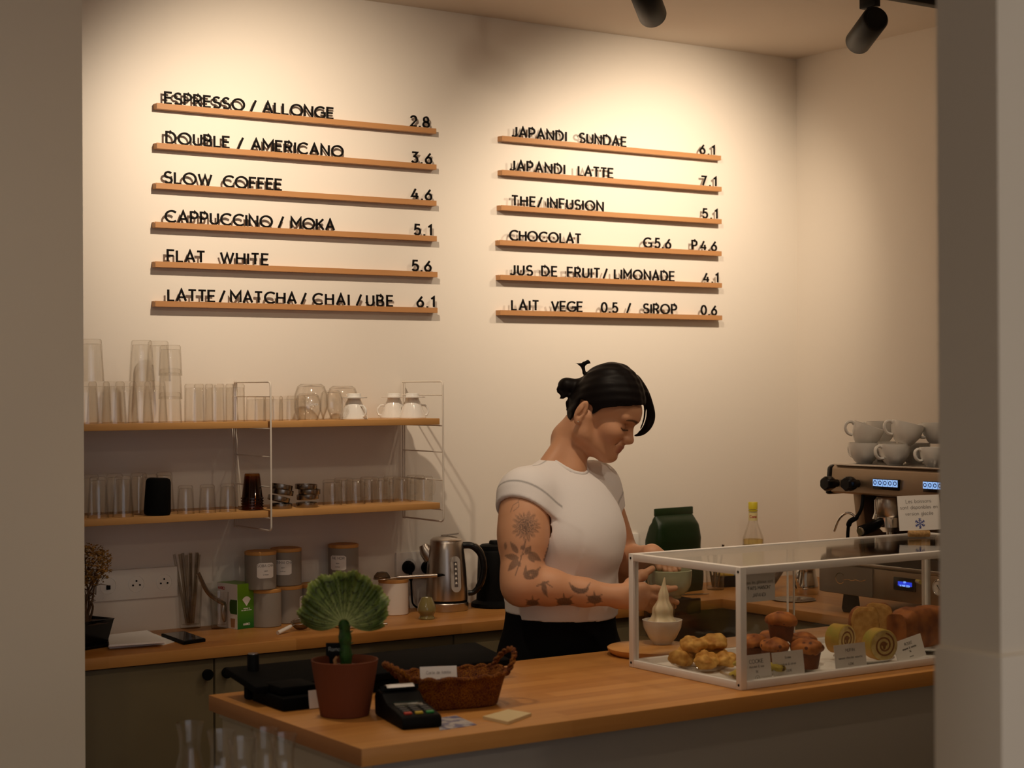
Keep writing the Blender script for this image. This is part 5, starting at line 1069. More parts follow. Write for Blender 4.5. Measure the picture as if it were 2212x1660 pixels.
for k in range(6):
    a = math.radians(60*k+30); d = Vector((math.cos(a), math.sin(a))); o_ = Vector((0, .017))
    sn.ribbon([o_+d*.001, o_+d*.0135], .0018, 0, .0002, m)
    for q in (.0055, .0095):
        for s in (-1, 1):
            e = Vector((math.cos(a+s*.9), math.sin(a+s*.9)))*.0042; sn.ribbon([o_+d*q, o_+d*q+e], .0014, 0, .0002, m)
sn.build('snowflake', mat('sign_blue', (.03, .06, .30), .6), sg, smooth=False)

# ------------------------------------------------------------------ soft serve on a wooden board behind the case
bd = thing('serving_board', 'round wooden serving board on the counter behind the pastry case', 'board', (1.455, -1.094, CT))
MB().lathe([(0, .0005), (.092, .0005), (.104, .010), (.106, .017), (.103, .019), (0, .019)], 64).build('board', wood('board_wood', (.40, .17, .045), (.62, .31, .10), 0, .2, 9., .45), bd)
bz = CT+.0195; bp_ = at(1431, 1391, z=bz)
bw = thing('dessert_bowl', 'white bowl of soft serve standing on the round board', 'bowl', (bp_.x, bp_.y, bz))
MB().lathe([(0, 0), (.023, 0), (.024, .004), (.034, .016), (.046, .040), (.0485, .058), (.0472, .0585), (.044, .040), (.030, .016), (0, .010)], 56).build('bowl_body', 'porc', bw)
ic = thing('soft_serve', 'tall cream swirl of soft serve with a pointed tip in the white bowl', 'ice cream', (bp_.x, bp_.y, bz+.012))
sw = MB(); n = 72; rings = []
for i in range(60):
    s = i/59; z = .026+.122*s; r0 = .033*(1-s)**1.15+.0010 if s > .30 else .0335*(1-s)**1.15+.001; lean = Vector((.006*s*s*hx.x, .006*s*s*hx.y, 0))
    r0 = (.036*(1-s**.9)**1.1+.0012)*(1+.10*math.sin(s*20))
    rings.append([sw.bm.verts.new(Vector((r0*(1+.13*math.cos(5*(a)+s*5.5))*math.cos(a), r0*(1+.13*math.cos(5*a+s*5.5))*math.sin(a), z))+lean) for a in [2*math.pi*k/n for k in range(n)]])
for A, B_ in zip(rings[:-1], rings[1:]):
    for k in range(n): sw.bm.faces.new((A[k], A[(k+1) % n], B_[(k+1) % n], B_[k]))
sw.bm.faces.new(rings[-1]); sw.build('swirl', mat('soft_cream', (.80, .68, .46), .35, sss=.15), ic)
MB().lathe([(.038, .030), (.0355, .036), (.02, .039), (0, .039)], 40, None, False).jit(.002, 60).build('cream_base', mat('cream_base', (.74, .62, .44), .4), ic)
cc = thing('clear_cup', 'clear plastic cup standing behind the soft serve bowl', 'cup', (bp_.x+.050, bp_.y+.062, bz))
MB().lathe([(0, .001), (.024, 0), (.0330, .098), (.0345, .099), (.0345, .096), (.0318, .096), (.0228, .002), (0, .002)], 40).build('cup_body', 'glass2', cc)
# ------------------------------------------------------------------ coffee machine and the right-hand worktop
SIDE_EXT = thing('machine_shelf', 'beech board carrying the front end of the coffee machine', 'worktop', (2.29, -.96, CT))
MB().b2(.03, RX-2.29-.002, -.028, .0, -.0285, 0.0, .002).build('top_board', 'beechy', SIDE_EXT)
FX = 2.36; mz = CT
em = thing('espresso_machine', 'brown steel espresso machine with black knobs and lit keys by the side wall', 'coffee machine', (FX, -.76, mz))
ML = .70; k0z = 1.336-mz; bz_ = 1.257-mz
bronze = mat('machine_panel', (.34, .25, .17), .38, .75, bump=.03); bronze_d = mat('machine_dark_panel', (.20, .13, .08), .45, .6)
DY = Matrix(((0, 0, 1, 0), (0, -1, 0, 0), (0, 0, 0, 1), (0, 0, 0, 1)))
def exy(poly, y0, y1, name, m, par, bev=.002):      # extrude an x-z outline along -y
    M_ = Matrix(((1, 0, 0, 0), (0, 0, -1, 0), (0, 1, 0, 0), (0, 0, 0, 1)))
    return MB().prism(poly, y0, y1, M_, bev).build(name, m, par)
exy([(0, bz_+.004), (.006, k0z-.008), (.014, k0z), (.50, k0z), (.50, bz_), (.01, bz_)], .012, ML, 'top_body', bronze, em)
exy([(-.004, bz_-.004), (.004, k0z-.006), (.016, k0z+.002), (.50, k0z+.002), (.50, bz_-.004)], -.008, .0118, 'end_cap', 'gloss_black', em, .006)
exy([(.004, k0z+.0005), (.50, k0z+.0005), (.50, k0z+.006), (.004, k0z+.006)], .02, ML-.01, 'cup_tray', 'steel', em, .001)
exy([(.20, .06), (.20, bz_), (.50, bz_), (.50, .06)], .03, ML-.02, 'back_body', bronze_d, em)
exy([(.09, .13), (.06, bz_), (.20, bz_), (.20, .13)], .04, .075, 'side_leg', bronze, em)
exy([(-.012, .055), (-.012, .138), (.50, .138), (.50, .055)], -.02, ML, 'base_body', bronze, em, .004)
exy([(-.016, .1385), (-.016, .150), (.20, .150), (.20, .1385)], -.02, ML, 'drip_tray', 'steel', em, .002)
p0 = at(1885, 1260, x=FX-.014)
exy([(-.0165, .058), (-.0165, .136), (-.0125, .136), (-.0125, .058)], -.018, -.76-p0.y, 'reflection_panel', mat('reflection_steel', (.38, .37, .36), .32, .9), em, 0)  # left section of the base front, its lighter reflection put into the colour
LGm = Matrix.Translation((-.0168, 0, 0)) @ Matrix(((0, 0, -1, 0), (-1, 0, 0, 0), (0, 1, 0, 0), (0, 0, 0, 1)))
tx = MB(); yb = .045; tx.ribbon([(q[0]+yb+.02, q[1]+.100) for q in arc(0, 0, .017, .015, 40, 320, 18)], .0018, 0, .0004, LGm)
tx.ribbon([(yb+.034, .096), (yb+.05, .100), (yb+.066, .097), (yb+.082, .101), (yb+.10, .098), (yb+.12, .104)], .0014, 0, .0004, LGm); tx.build('script_badge', 'chrome', em, smooth=False)
for y in (.05, .36, .62):
    MB().lathe([(0, 0), (.022, 0), (.026, .01), (.020, .056), (0, .056)], 24, Matrix.Translation((.04, -y, 0))).build('foot', 'dark', em)
for u, v in ((1800, 1044), (1845, 1045)):
    c = at(u+9, v, x=FX); kb = MB(); m = Matrix.Translation((c.x-FX-.002, c.y+.76, c.z-mz)) @ Matrix.Rotation(-math.pi/2, 4, 'Y')
    kb.lathe([(.011, 0), (.011, .016), (.0185, .020), (.0200, .030), (.0195, .046), (.016, .050), (0, .050)], 28, m, True, True, lambda a, z: 1+.05*math.cos(6*a)*(z > .018)); kb.build('steam_knob', 'gloss_black', em)
lit = mat('lit_keys', (.5, .6, .7), .3, emit=(.22, .48, 1.0), estr=.75)
for u0, u1 in ((1889, 1943), (1997, 2051)):
    a = at(u0, 1037+(u0-1889)*.05, x=FX); b = at(u1, 1051+(u0-1889)*.05, x=FX); y0, y1 = -.76-a.y, -.76-b.y; z0, z1 = b.z-mz-.004, a.z-mz+.004
    pn = exy([(-.006, z0-.008), (-.006, z1), (.006, z1), (.006, z0-.008)], y0, y1, 'key_panel', 'gloss_black', em, .001); n = 5; w = (y1-y0)/n
    for i in range(n):
        kk_ = exy([(-.0075, z0+.001), (-.0075, z1-.002), (-.006, z1-.002), (-.006, z0+.001)], y0+w*i+.0012, y0+w*(i+1)-.0012, 'lit_key', lit, pn, 0)
        kx_ = MB(); cy = y0+w*(i+.5); cz = (z0+z1)/2; kx_.ribbon([(cy+q[0], cz+q[1]) for q in arc(0, 0, w*.27, w*.27, 0, 360, 14)[:-1]], .0020, 0, .0005, Matrix.Translation((-.0075, 0, 0)) @ Matrix(((0, 0, -1, 0), (-1, 0, 0, 0), (0, 1, 0, 0), (0, 0, 0, 1))), True); kx_.build('key_symbol', 'dark', kk_, smooth=False)
a = at(1932, 1246, x=FX-.012); b = at(1979, 1280, x=FX-.012)
dp = exy([(-.016, b.z-mz), (-.016, a.z-mz), (-.012, a.z-mz), (-.012, b.z-mz)], -.76-a.y, -.76-b.y, 'display_panel', 'gloss_black', em, .001)
a2 = at(1940, 1256, x=FX-.016); b2_ = at(1970, 1269, x=FX-.016)
sc = exy([(-.017, b2_.z-mz), (-.017, a2.z-mz), (-.016, a2.z-mz), (-.016, b2_.z-mz)], -.76-a2.y, -.76-b2_.y, 'blue_screen', mat('blue_lcd', (.01, .02, .3), .3, emit=(.02, .06, .9), estr=.9), dp, 0)
tx = MB(); Mx = Matrix.Translation((-.0171, 0, 0)) @ Matrix(((0, 0, -1, 0), (-1, 0, 0, 0), (0, 1, 0, 0), (0, 0, 0, 1)))
cy = (-.76-a2.y-.76-b2_.y)/2; cz = (a2.z+b2_.z)/2-mz
text(tx, '09', cy, cz+.002, .0055, .16, .2, .0003, Mx); text(tx, '14 MAR 2024', cy, cz-.0075, .0050, .16, .15, .0003, Mx); tx.build('screen_text', mat('lcd_text', (.4, .6, 1), .3, emit=(.25, .5, 1.0), estr=1.3), sc, smooth=False)
c = at(1988, 1257, x=FX-.012); MB().cyl((c.x-FX, c.y+.76+.012, c.z-mz), (c.x-FX-.012, c.y+.76-.012, c.z-mz), .0055).build('tap_lever', mat('lever_wood', (.50, .38, .10), .4), em)
c = at(2033, 1270, x=FX-.012); m = Matrix.Translation((c.x-FX, c.y+.76, c.z-mz)) @ Matrix.Rotation(-math.pi/2, 4, 'Y')
g = MB().lathe([(0, 0), (.021, 0), (.022, .010), (.020, .012), (.019, .009), (0, .009)], 36, m).build('pressure_gauge', 'chrome', em)
MB().lathe([(0, .0092), (.0188, .0092)], 36, m, False, False).build('gauge_face', 'white', g); MB().box((0, 0, .0100), (.018, .002, .0008), 0, rotm('Z', 40)).build('gauge_needle', 'dark', g).matrix_local = m
# groups, wands, portafilter
def mpt(u, v, dx=0.0): p = at(u, v, x=FX+dx); return Vector((p.x-FX, p.y+.76, p.z-mz))
g0 = mpt(1922, 1097, .06); MB().lathe([(0, .03), (.036, .03), (.040, .022), (.040, -.018), (.034, -.026), (0, -.026)], 36, Matrix.Translation(g0)).build('group_head', 'steel', em)
MB().box(g0+Vector((.07, 0, .015)), (.14, .064, .05), .006).build('group_arm', bronze, em)
g1 = g0+Vector((0, -.22, 0)); MB().lathe([(0, .03), (.036, .03), (.040, .022), (.040, -.018), (.034, -.026), (0, -.026)], 36, Matrix.Translation(g1)).build('group_head', 'steel', em)
MB().box(g1+Vector((.07, 0, .015)), (.14, .064, .05), .006).build('group_arm', bronze, em)
pf = MB(); h0 = g0+Vector((0, 0, -.033)); pf.lathe([(.0355, .007), (.036, -.020), (.022, -.034), (0, -.036)], 36, Matrix.Translation(h0)); pf.cyl(h0+Vector((0, 0, -.03)), h0+Vector((0, 0, -.052)), .010); pf.build('portafilter', 'chrome', em)
h1 = mpt(1860, 1148, -.05); MB().tube([h0+Vector((-.030, .012, -.010)), h0.lerp(h1, .3)+Vector((0, 0, .003)), h0.lerp(h1, .6), h1], [.009, .0125, .0145, .0155], 16).build('portafilter_handle', 'gloss_black', em)
MB().tube([h1, h1+(h1-h0).normalized()*.006], [.0125, .011], 16).build('handle_end', 'chrome', em)
hw = mpt(1894, 1080, .03); MB().tube([hw, hw+Vector((0, 0, -.035)), hw+Vector((-.006, 0, -.055))], [.007, .0065, .009], 14).build('water_spout', 'chrome', em)
s0 = mpt(1864, 1070, .01); pts = spline([s0, mpt(1861, 1098, .0), mpt(1850, 1118, -.01), mpt(1836, 1128, -.02), mpt(1832, 1145, -.02), mpt(1831, 1172, -.02)], 6)
MB().tube(pts, [.0050]*12+[.0075]*10+[.0048]*(len(pts)-22), 12).build('steam_wand', 'dark', em)
pts = spline([mpt(1847, 1117, -.015), mpt(1838, 1110, -.02), mpt(1826, 1110, -.03), mpt(1812, 1123, -.035), mpt(1802, 1148, -.035)], 6); MB().tube(pts, .0034, 10).build('water_wand', 'chrome', em)
# cups on the machine
CZ = 1.336+.0062
cupm = {}
def cup_proto(name, r, h):
    t = thing(name, None, 'cup', (0, 0, 0))
    MB().lathe([(0, .001), (r*.50, .0), (r*.54, .003), (r*.62, .006), (r*.90, h*.45), (r, h*.86), (r, h), (r-.0022, h), (r*.97-.003, h*.8), (r*.85-.003, h*.42), (r*.5, .009), (0, .008)], 56).build('cup_body', 'porc', t)
    MB().tube(spline([(r*.97, 0, h*.84), (r*1.16, 0, h*.90), (r*1.40, 0, h*.78), (r*1.40, 0, h*.52), (r*1.15, 0, h*.32), (r*.84, 0, h*.30)], 6), .0042, 10, True, 1.3).build('handle', 'porc', t)
    return t
PROTO['cappu'] = [cup_proto('cappuccino_cup', .0450, .058), False]; PROTO['esp'] = [cup_proto('espresso_cup', .0350, .052), False]
GC = 'white cups stacked on the coffee machine'
def cup(kind, u, x, z, lab, deg, tilt=None, dz=0):
    p = at(u, 1000, x=x); P, used = PROTO[kind]
    rot = (0, 0, math.radians(deg)) if tilt is None else (Matrix.Rotation(math.radians(tilt[1]), 3, 'Z') @ Matrix.Rotation(math.radians(tilt[0]), 3, 'Y') @ Matrix.Rotation(math.radians(deg-tilt[1]), 3, 'Z')).to_euler()
    if not used: P.location = (x, p.y, z); P.rotation_euler = rot; tag(P, lab, None, GC); PROTO[kind][1] = True; return P
    return dup(P, (x, p.y, z), 0, lab, rot, GC)
AR = math.degrees(math.atan2(RT[1], RT[0]))       # the direction that points right across the room from the door
cup('cappu', 1867, 2.425, CZ, 'wide white cup standing upright at the free end of the machine top', AR+120)
cup('cappu', 1932, 2.420, CZ, 'wide white cup with its handle turned to the kettle side, second in the lower row', AR+205)
cup('esp', 2014, 2.420, CZ, 'small white cup half hidden by the front wall, lower row', AR+190)
cup('cappu', 1902, 2.535, CZ, 'wide white cup in the rear lower row, behind the first two', AR+150)
cup('cappu', 1975, 2.530, CZ, 'wide white cup in the rear lower row, behind the small cup', AR+170)
cup('cappu', 1863, 2.425, CZ+.052, 'white cup tipped towards the room on top of the end cup', AR+185, (19, AR-12))
cup('cappu', 1952, 2.430, CZ+.0585, 'white cup tipped away on top of the second cup of the row', AR+185, (14, AR+6))
cup('cappu', 2026, 2.520, CZ+.058, 'white cup upright in the upper row, half hidden by the front wall', AR+190)
cup('cappu', 1905, 2.540, CZ+.0585, 'white cup in the upper rear row, between the two tipped cups', AR+170)

# coffee bag, syrup bottle, small things behind the case
a = at(1402, 1190, y=-.13); b = at(1508, 1190, y=-.13); tp = at(1455, 1097, y=-.13)
bg = thing('coffee_bag', 'dark green stand-up coffee bag behind the pastry case by the wall', 'coffee bag', ((a.x+b.x)/2, -.13, CT), math.radians(6))
w = (b.x-a.x)/2; hgt = tp.z-CT
gm = mat('bag_green', (.006, .020, .004), .4, spec=.3, bump=.25, bscale=25)
mb = MB(); rings = []
for s in [i/24 for i in range(25)]:
    e = max(0, (s-.62)/.38); z = hgt*s; hw = w*(1-.20*e**1.2*(1 if s < .93 else 1)); hd = .042*(1-e)**.8+.0012 if s < .995 else .0012
    if s > .90: hd = .0022; hw = w*.83
    rg = []
    for k in range(40):
        q = sup(2*math.pi*k/40, hw, hd, 5 if e < .5 else 3); rg.append(mb.bm.verts.new((q[0], q[1]-(.006*math.sin(s*9)*(q[1] < 0)*(s < .85)), z)))
    rings.append(rg)
mb.bm.faces.new(rings[0][::-1]); mb.bm.faces.new(rings[-1])
for A, B_ in zip(rings[:-1], rings[1:]):
    for k in range(40): mb.bm.faces.new((A[k], A[(k+1) % 40], B_[(k+1) % 40], B_[k]))
mb.build('bag_body', gm, bg)
MB().box((0, 0, hgt*.955), (w*1.70, .0062, hgt*.085), .001).build('folded_seal', mat('bag_seal', (.009, .028, .006), .45), bg)
c = at(1627, 1180, y=-.12); zc = at(1628, 1085, y=-.12).z-CT
bo = thing('syrup_bottle', 'clear syrup bottle with yellow cap behind the pastry case', 'bottle', (c.x, -.12, CT))
r = .0345
MB().lathe([(0, .003), (r-.003, 0), (r, .004), (r, zc*.50), (r*.97, zc*.56), (.0165, zc*.74), (.0140, zc*.80), (.0135, zc*.90), (.0115, zc*.90), (.0120, zc*.80), (.0145, zc*.735), (r*.9, zc*.55), (r-.0025, zc*.5), (r-.0025, .007), (0, .007)], 48).build('bottle_glass', 'glass2', bo)
MB().lathe([(0, .0075), (r-.003, .0075), (r-.003, zc*.50), (r*.93, zc*.545), (0, zc*.545)], 40).build('syrup', glass('syrup', (.93, .86, .55), (.7, .55, .2), .5, 1, 2.0), bo)
ycap = mat('cap_yellow', (.60, .50, .02), .4)
MB().lathe([(.0145, zc*.885), (.0150, zc*.89), (.0150, zc*.905)], 32).build('cap_collar', ycap, bo); MB().lathe([(.0140, zc*.912), (.0150, zc*.915), (.0150, zc*.995), (.0140, zc), (0, zc)], 32, None, True, True, lambda a, z: 1+.015*math.cos(24*a)).build('cap', ycap, bo)
MB().lathe([(.0148, zc*.775), (.0142, zc*.875)], 32, None, False, False).build('neck_label', mat('label_cream', (.70, .62, .30), .6), bo)
MB().lathe([(r+.0004, zc*.12), (r+.0004, zc*.47)], 40, None, False, False).build('body_label', mat('label_gold', (.60, .50, .12), .6), bo)
tx = MB(); va = math.atan2(CAM[1]+.12, CAM[0]-c.x); text(tx, 'Cana', 0, 0, .008, .18, .2, .0004)
for v in tx.bm.verts:
    aa = va+v.co.x/.0146; rr = .0149+v.co.z; v.co = Vector((rr*math.cos(aa), rr*math.sin(aa), zc*.81+v.co.y))
tx.build('neck_script', mat('label_red', (.45, .02, .04), .5), bo, smooth=False)
c = at(1545, 1274, z=CT); t = thing('spoon_glass', 'clear glass of small spoons on the worktop behind the case', 'glass', (c.x, c.y, CT))
MB().lathe([(0, 0), (.026, 0), (.0275, .002), (.032, .085)], 36, None, True, False).lathe([(0, .010), (.0255, .010), (.030, .085), (.032, .085)], 36, None, False, False).build('glass_body', 'glass2', t)
for k in range(4):
    a_ = k*1.6+.4; p = Vector((.014*math.cos(a_), .014*math.sin(a_), .0125)); e = Vector((.026*math.cos(a_+.3), .026*math.sin(a_+.3), .118+.008*k))
    ts = thing('tea_spoon', 'small steel spoon standing in the glass behind the pastry case', 'spoon', c+p*.55, 0, 'spoons in one glass')
    MB().tube([Vector((0, 0, 0)), (e-p*.55)*.7, e-p*.55], [.0026, .0022, .0034], 8, True, 1.6).build('spoon_body', 'steel_dark', ts)
c0 = at(1415, 1308, z=CT); c1 = at(1512, 1301, z=CT)
MB_ = thing('tamping_mat', 'black tamping mat hooked over the front edge of the back worktop', 'mat', (2.10, -.345, CT))
MB().box((0, .030, .004), (.21, .125, .007), .003).box((0, -.034, -.012), (.21, .010, .046), .003).build('mat_body', 'dark', MB_)
t = thing('palette_knife', 'flat steel knife lying on the worktop beside the tamping mat', 'knife', (2.30, -.245, CT+.001), math.radians(-18))
MB().prism([(-.10, -.010), (.02, -.010), (.045, 0), (.02, .010), (-.10, .010)], 0, .0015, None).build('blade', 'steel', t, smooth=False)
MB().box((-.145, 0, .006), (.09, .020, .012), .004).build('knife_handle', 'dark', t)
c = at(1580, 1268, z=CT); t = thing('small_box', 'small black box with a yellow and blue lid on the worktop behind the case', 'box', (c.x, c.y+.01, CT), math.radians(-20))
MB().box((0, 0, .018), (.10, .05, .036), .002).build('carton', 'dark', t); MB().box((-.018, 0, .039), (.05, .05, .006), .001).build('lid_yellow', mat('box_yellow', (.50, .33, .03), .5), t); MB().box((.028, 0, .039), (.038, .05, .006), .001).build('lid_blue', mat('box_blue', (.12, .28, .36), .5), t)
c = at(1742, 1283, z=CT); t = thing('milk_pitcher', 'shiny steel milk pitcher on the side worktop seen through the case', 'pitcher', (c.x, c.y, CT), math.radians(200))
MB().lathe([(0, 0), (.036, 0), (.038, .004), (.037, .03), (.029, .062), (.028, .075), (.031, .088), (.029, .088), (.0265, .075), (.027, .062), (.035, .03), (.035, .006), (0, .005)], 48).build('pitcher_body', 'chrome', t)
MB().tube(spline([(.030, 0, .082), (.052, 0, .080), (.062, 0, .055), (.054, 0, .028), (.037, 0, .024)], 6), .0035, 10, True, 1.5).build('handle', 'chrome', t)
c = at(1764, 1288, z=CT); t = thing('coaster_tray', 'round dark metal tray on the side worktop seen through the case', 'tray', (2.45, -.52, CT))
MB().lathe([(0, 0), (.060, 0), (.066, .004), (.064, .005), (.058, .002), (0, .002)], 48).build('tray_body', 'steel_dark', t)
c = at(1690, 1268, z=CT); t = thing('rolling_pin_tamper', 'dark wooden tool handle leaning on the side worktop behind the case', 'tool', (2.50, -.33, CT), math.radians(30))
MB().tube([(0, 0, .012), (.10, 0, .03), (.17, 0, .052)], [.012, .014, .012], 14).build('tool_handle', mat('dark_wood', (.05, .02, .01), .5), t)
t['label'] = 'dark tool with thick handle leaning on the side worktop behind the case'; t.name = 'tamper_tool'
# ------------------------------------------------------------------ the barista
def PP(u, v, dd=0.0): return np.array(at(u, v, d=4.36+dd))
PXM = F_PX/4.36
Bv = np.array((.28, -.96, 0.)); Bv /= np.linalg.norm(Bv); Lv = np.array((-Bv[1], Bv[0], 0.)); Zv = np.array((0, 0, 1.))
O = PP(1212, 1315)
def pos(l, b, z): return O+Lv*l+Bv*b+Zv*z
def smin(a, b, k):
    if k <= 0: return np.minimum(a, b)
    h = np.clip(.5+.5*(b-a)/k, 0, 1); return b+(a-b)*h-k*h*(1-h)
class Field:
    def __init__(s, xs, ys, zs): s.ax = (np.asarray(xs), np.asarray(ys), np.asarray(zs)); s.D = np.full((len(xs), len(ys), len(zs)), .25, np.float32)
    def sub(s, lo, hi, pad):
        sl = []
        for a, l, h in zip(s.ax, lo, hi): sl.append(slice(max(0, np.searchsorted(a, l-pad)-1), min(len(a), np.searchsorted(a, h+pad)+1)))
        X = s.ax[0][sl[0]][:, None, None]; Y = s.ax[1][sl[1]][None, :, None]; Z = s.ax[2][sl[2]][None, None, :]
        return tuple(sl), X, Y, Z
    def put(s, f, lo, hi, k, op='u', pad=None):
        sl, X, Y, Z = s.sub(lo, hi, (k*1.6+.03) if pad is None else pad)
        if any(q.stop <= q.start for q in sl): return
        d = f(X, Y, Z).astype(np.float32); A = s.D[sl]
        s.D[sl] = smin(A, d, k) if op == 'u' else -smin(-A, d, k)       # 'c': carve
    def cone(s, a, b, r1, r2, k=.01, op='u'):
        a = np.asarray(a, float); b = np.asarray(b, float); ba = b-a; L2 = ba@ba; R = max(r1, r2)
        def f(X, Y, Z):
            t = np.clip(((X-a[0])*ba[0]+(Y-a[1])*ba[1]+(Z-a[2])*ba[2])/L2, 0, 1)
            return np.sqrt((X-a[0]-t*ba[0])**2+(Y-a[1]-t*ba[1])**2+(Z-a[2]-t*ba[2])**2)-(r1+(r2-r1)*t)
        s.put(f, np.minimum(a, b)-R, np.maximum(a, b)+R, k, op)
    def chain(s, pts, rs, k=.01, op='u'):
        for i in range(len(pts)-1): s.cone(pts[i], pts[i+1], rs[i], rs[i+1], k, op)
    def ell(s, c, r, ax=None, k=.01, op='u'):
        c = np.asarray(c, float); A = np.eye(3) if ax is None else np.asarray(ax, float); R = max(r)
        def f(X, Y, Z):
            dx, dy, dz = X-c[0], Y-c[1], Z-c[2]; q = [dx*A[i][0]+dy*A[i][1]+dz*A[i][2] for i in range(3)]
            k0 = np.sqrt(sum((q[i]/r[i])**2 for i in range(3)))+1e-9; k1 = np.sqrt(sum((q[i]/r[i]**2)**2 for i in range(3)))+1e-9
            return k0*(k0-1)/k1
        s.put(f, c-R, c+R, k, op)
    def cut(s, p, n):          # keep the side n points away from
        X = s.ax[0][:, None, None]; Y = s.ax[1][None, :, None]; Z = s.ax[2][None, None, :]
        s.D = np.maximum(s.D, ((X-p[0])*n[0]+(Y-p[1])*n[1]+(Z-p[2])*n[2]).astype(np.float32))
    def mesh(s):
        D = s.D; S = D < 0; c = np.zeros(tuple(n-1 for n in D.shape), np.int8)
        offs = [(i, j, k) for i in (0, 1) for j in (0, 1) for k in (0, 1)]
        sh = [n-1 for n in D.shape]
        for i, j, k in offs: c += S[i:i+sh[0], j:j+sh[1], k:k+sh[2]]
        act = (c > 0) & (c < 8); I = np.argwhere(act); ids = np.full(act.shape, -1, np.int32); ids[act] = np.arange(len(I))
        P = np.zeros((len(I), 3)); cnt = np.zeros(len(I))
        for a in offs:
            for ax in range(3):
                if a[ax]: continue
                b = list(a); b[ax] = 1; ia = I+np.array(a); ib = I+np.array(b)
                va = D[ia[:, 0], ia[:, 1], ia[:, 2]]; vb = D[ib[:, 0], ib[:, 1], ib[:, 2]]; m = (va < 0) != (vb < 0)
                t = np.where(m, va/np.where(m, va-vb, 1), 0)
                pa = np.stack([s.ax[q][ia[:, q]] for q in range(3)], 1); pb = np.stack([s.ax[q][ib[:, q]] for q in range(3)], 1)
                P += np.where(m[:, None], pa+(pb-pa)*t[:, None], 0); cnt += m
        P /= cnt[:, None]; F = []
        for ax in range(3):
            o1, o2 = [(1, 2), (2, 0), (0, 1)][ax]
            lo = [slice(None)]*3; hi = [slice(None)]*3; lo[ax] = slice(0, -1); hi[ax] = slice(1, None)
            E = np.argwhere(S[tuple(lo)] != S[tuple(hi)]); E = E[(E[:, o1] > 0) & (E[:, o2] > 0) & (E[:, o1] < D.shape[o1]-1) & (E[:, o2] < D.shape[o2]-1)]
            flip = S[E[:, 0], E[:, 1], E[:, 2]]; q = []
            for d1, d2 in ((1, 1), (0, 1), (0, 0), (1, 0)):
                e = E.copy(); e[:, o1] -= d1; e[:, o2] -= d2; q.append(ids[e[:, 0], e[:, 1], e[:, 2]])
            q = np.stack(q, 1); q[~flip] = q[~flip][:, ::-1]; F.append(q)
        return P, np.concatenate(F)
def grid_mesh(name, fld, m, parent, colfun=None, smooth_it=0):
    P, F = fld.mesh()
    if smooth_it:
        n = len(P); e = np.concatenate([F[:, [0, 1]], F[:, [1, 2]], F[:, [2, 3]], F[:, [3, 0]]]); deg = np.bincount(e.ravel(), minlength=n)[:, None]
        for _ in range(smooth_it):
            A = np.zeros_like(P)
            for q in range(3): A[:, q] = np.bincount(e[:, 0], P[e[:, 1], q], n)+np.bincount(e[:, 1], P[e[:, 0], q], n)
            P = P*.4+.6*A/np.maximum(deg, 1)
    me = bpy.data.meshes.new(name); me.vertices.add(len(P)); me.vertices.foreach_set('co', P.astype(np.float32).ravel())
    me.loops.add(F.size); me.loops.foreach_set('vertex_index', F.astype(np.int32).ravel()); me.polygons.add(len(F))
    me.polygons.foreach_set('loop_start', np.arange(0, F.size, 4, dtype=np.int32)); me.update(calc_edges=True); me.validate()
    me.polygons.foreach_set('use_smooth', np.ones(len(me.polygons), bool)); me.materials.append(m)
    if colfun is not None:
        N_ = np.zeros(len(P)*3, np.float32); me.vertices.foreach_get('normal', N_); c = colfun(P, N_.reshape(-1, 3))
        at_ = me.color_attributes.new('paint', 'FLOAT_COLOR', 'POINT'); at_.data.foreach_set('color', np.concatenate([c, np.ones((len(P), 1))], 1).astype(np.float32).ravel())
    o = bpy.data.objects.new(name, me); COL.objects.link(o)
    if parent is not None:
        o.parent = parent; o.matrix_parent_inverse = Matrix.Translation(-Vector(parent.location))
    return o
def axis(segs):
    out = []
    for a, b, st in segs: out += list(np.arange(a, b-1e-9, st))
    return np.array(out+[segs[-1][1]])
# --- frames
Fh = np.array((.70, -.71, 0)); Fh /= np.linalg.norm(Fh); tl = math.radians(27)
HA = Fh*math.cos(tl)-Zv*math.sin(tl); HB = Fh*math.sin(tl)+Zv*math.cos(tl); HS = np.array((-Fh[1], Fh[0], 0))
H0 = PP(1268, 888)
HAX = np.stack([HA, HS, HB])
def hd(a, s, b): return H0+HA*a+HS*s+HB*b
def torso(f, g=0.0, k=.04):
    ax = np.stack([Lv, Bv, Zv])
    f.ell(pos(0, -.005, -.12), (.168+g, .122+g, .15), ax, k); f.ell(pos(0, .004, .03), (.150+g, .118+g, .17), ax, k)
    f.ell(pos(0, .008, .17), (.146+g, .108+g, .16), ax, k); f.ell(pos(0, .010, .245), (.146+g, .086+g, .115), ax, k)
    f.cone(pos(-.122, .008, .285), pos(.122, .008, .290), .048+g, .048+g, k)
    [f.cone(pos(q*.030, .000, .346), pos(q*.120, .004, .296), .032+g, .042+g, .02) for q in (-1, 1)]
    f.ell(pos(0, .078, .180), (.122+g, .062+g, .070+g), ax, .04); f.ell(pos(0, .070, .225), (.10+g, .034+g, .06+g), ax, .04)
SH_R, EL_R, WR_R = pos(-.150, .006, .272), PP(1127, 1266, -.20), PP(1334, 1288, -.155)
SH_L, EL_L, WR_L = pos(.146, .006, .282), PP(1350, 1222, .15), PP(1408, 1198, -.02)
BOWL = PP(1446, 1262, -.055)
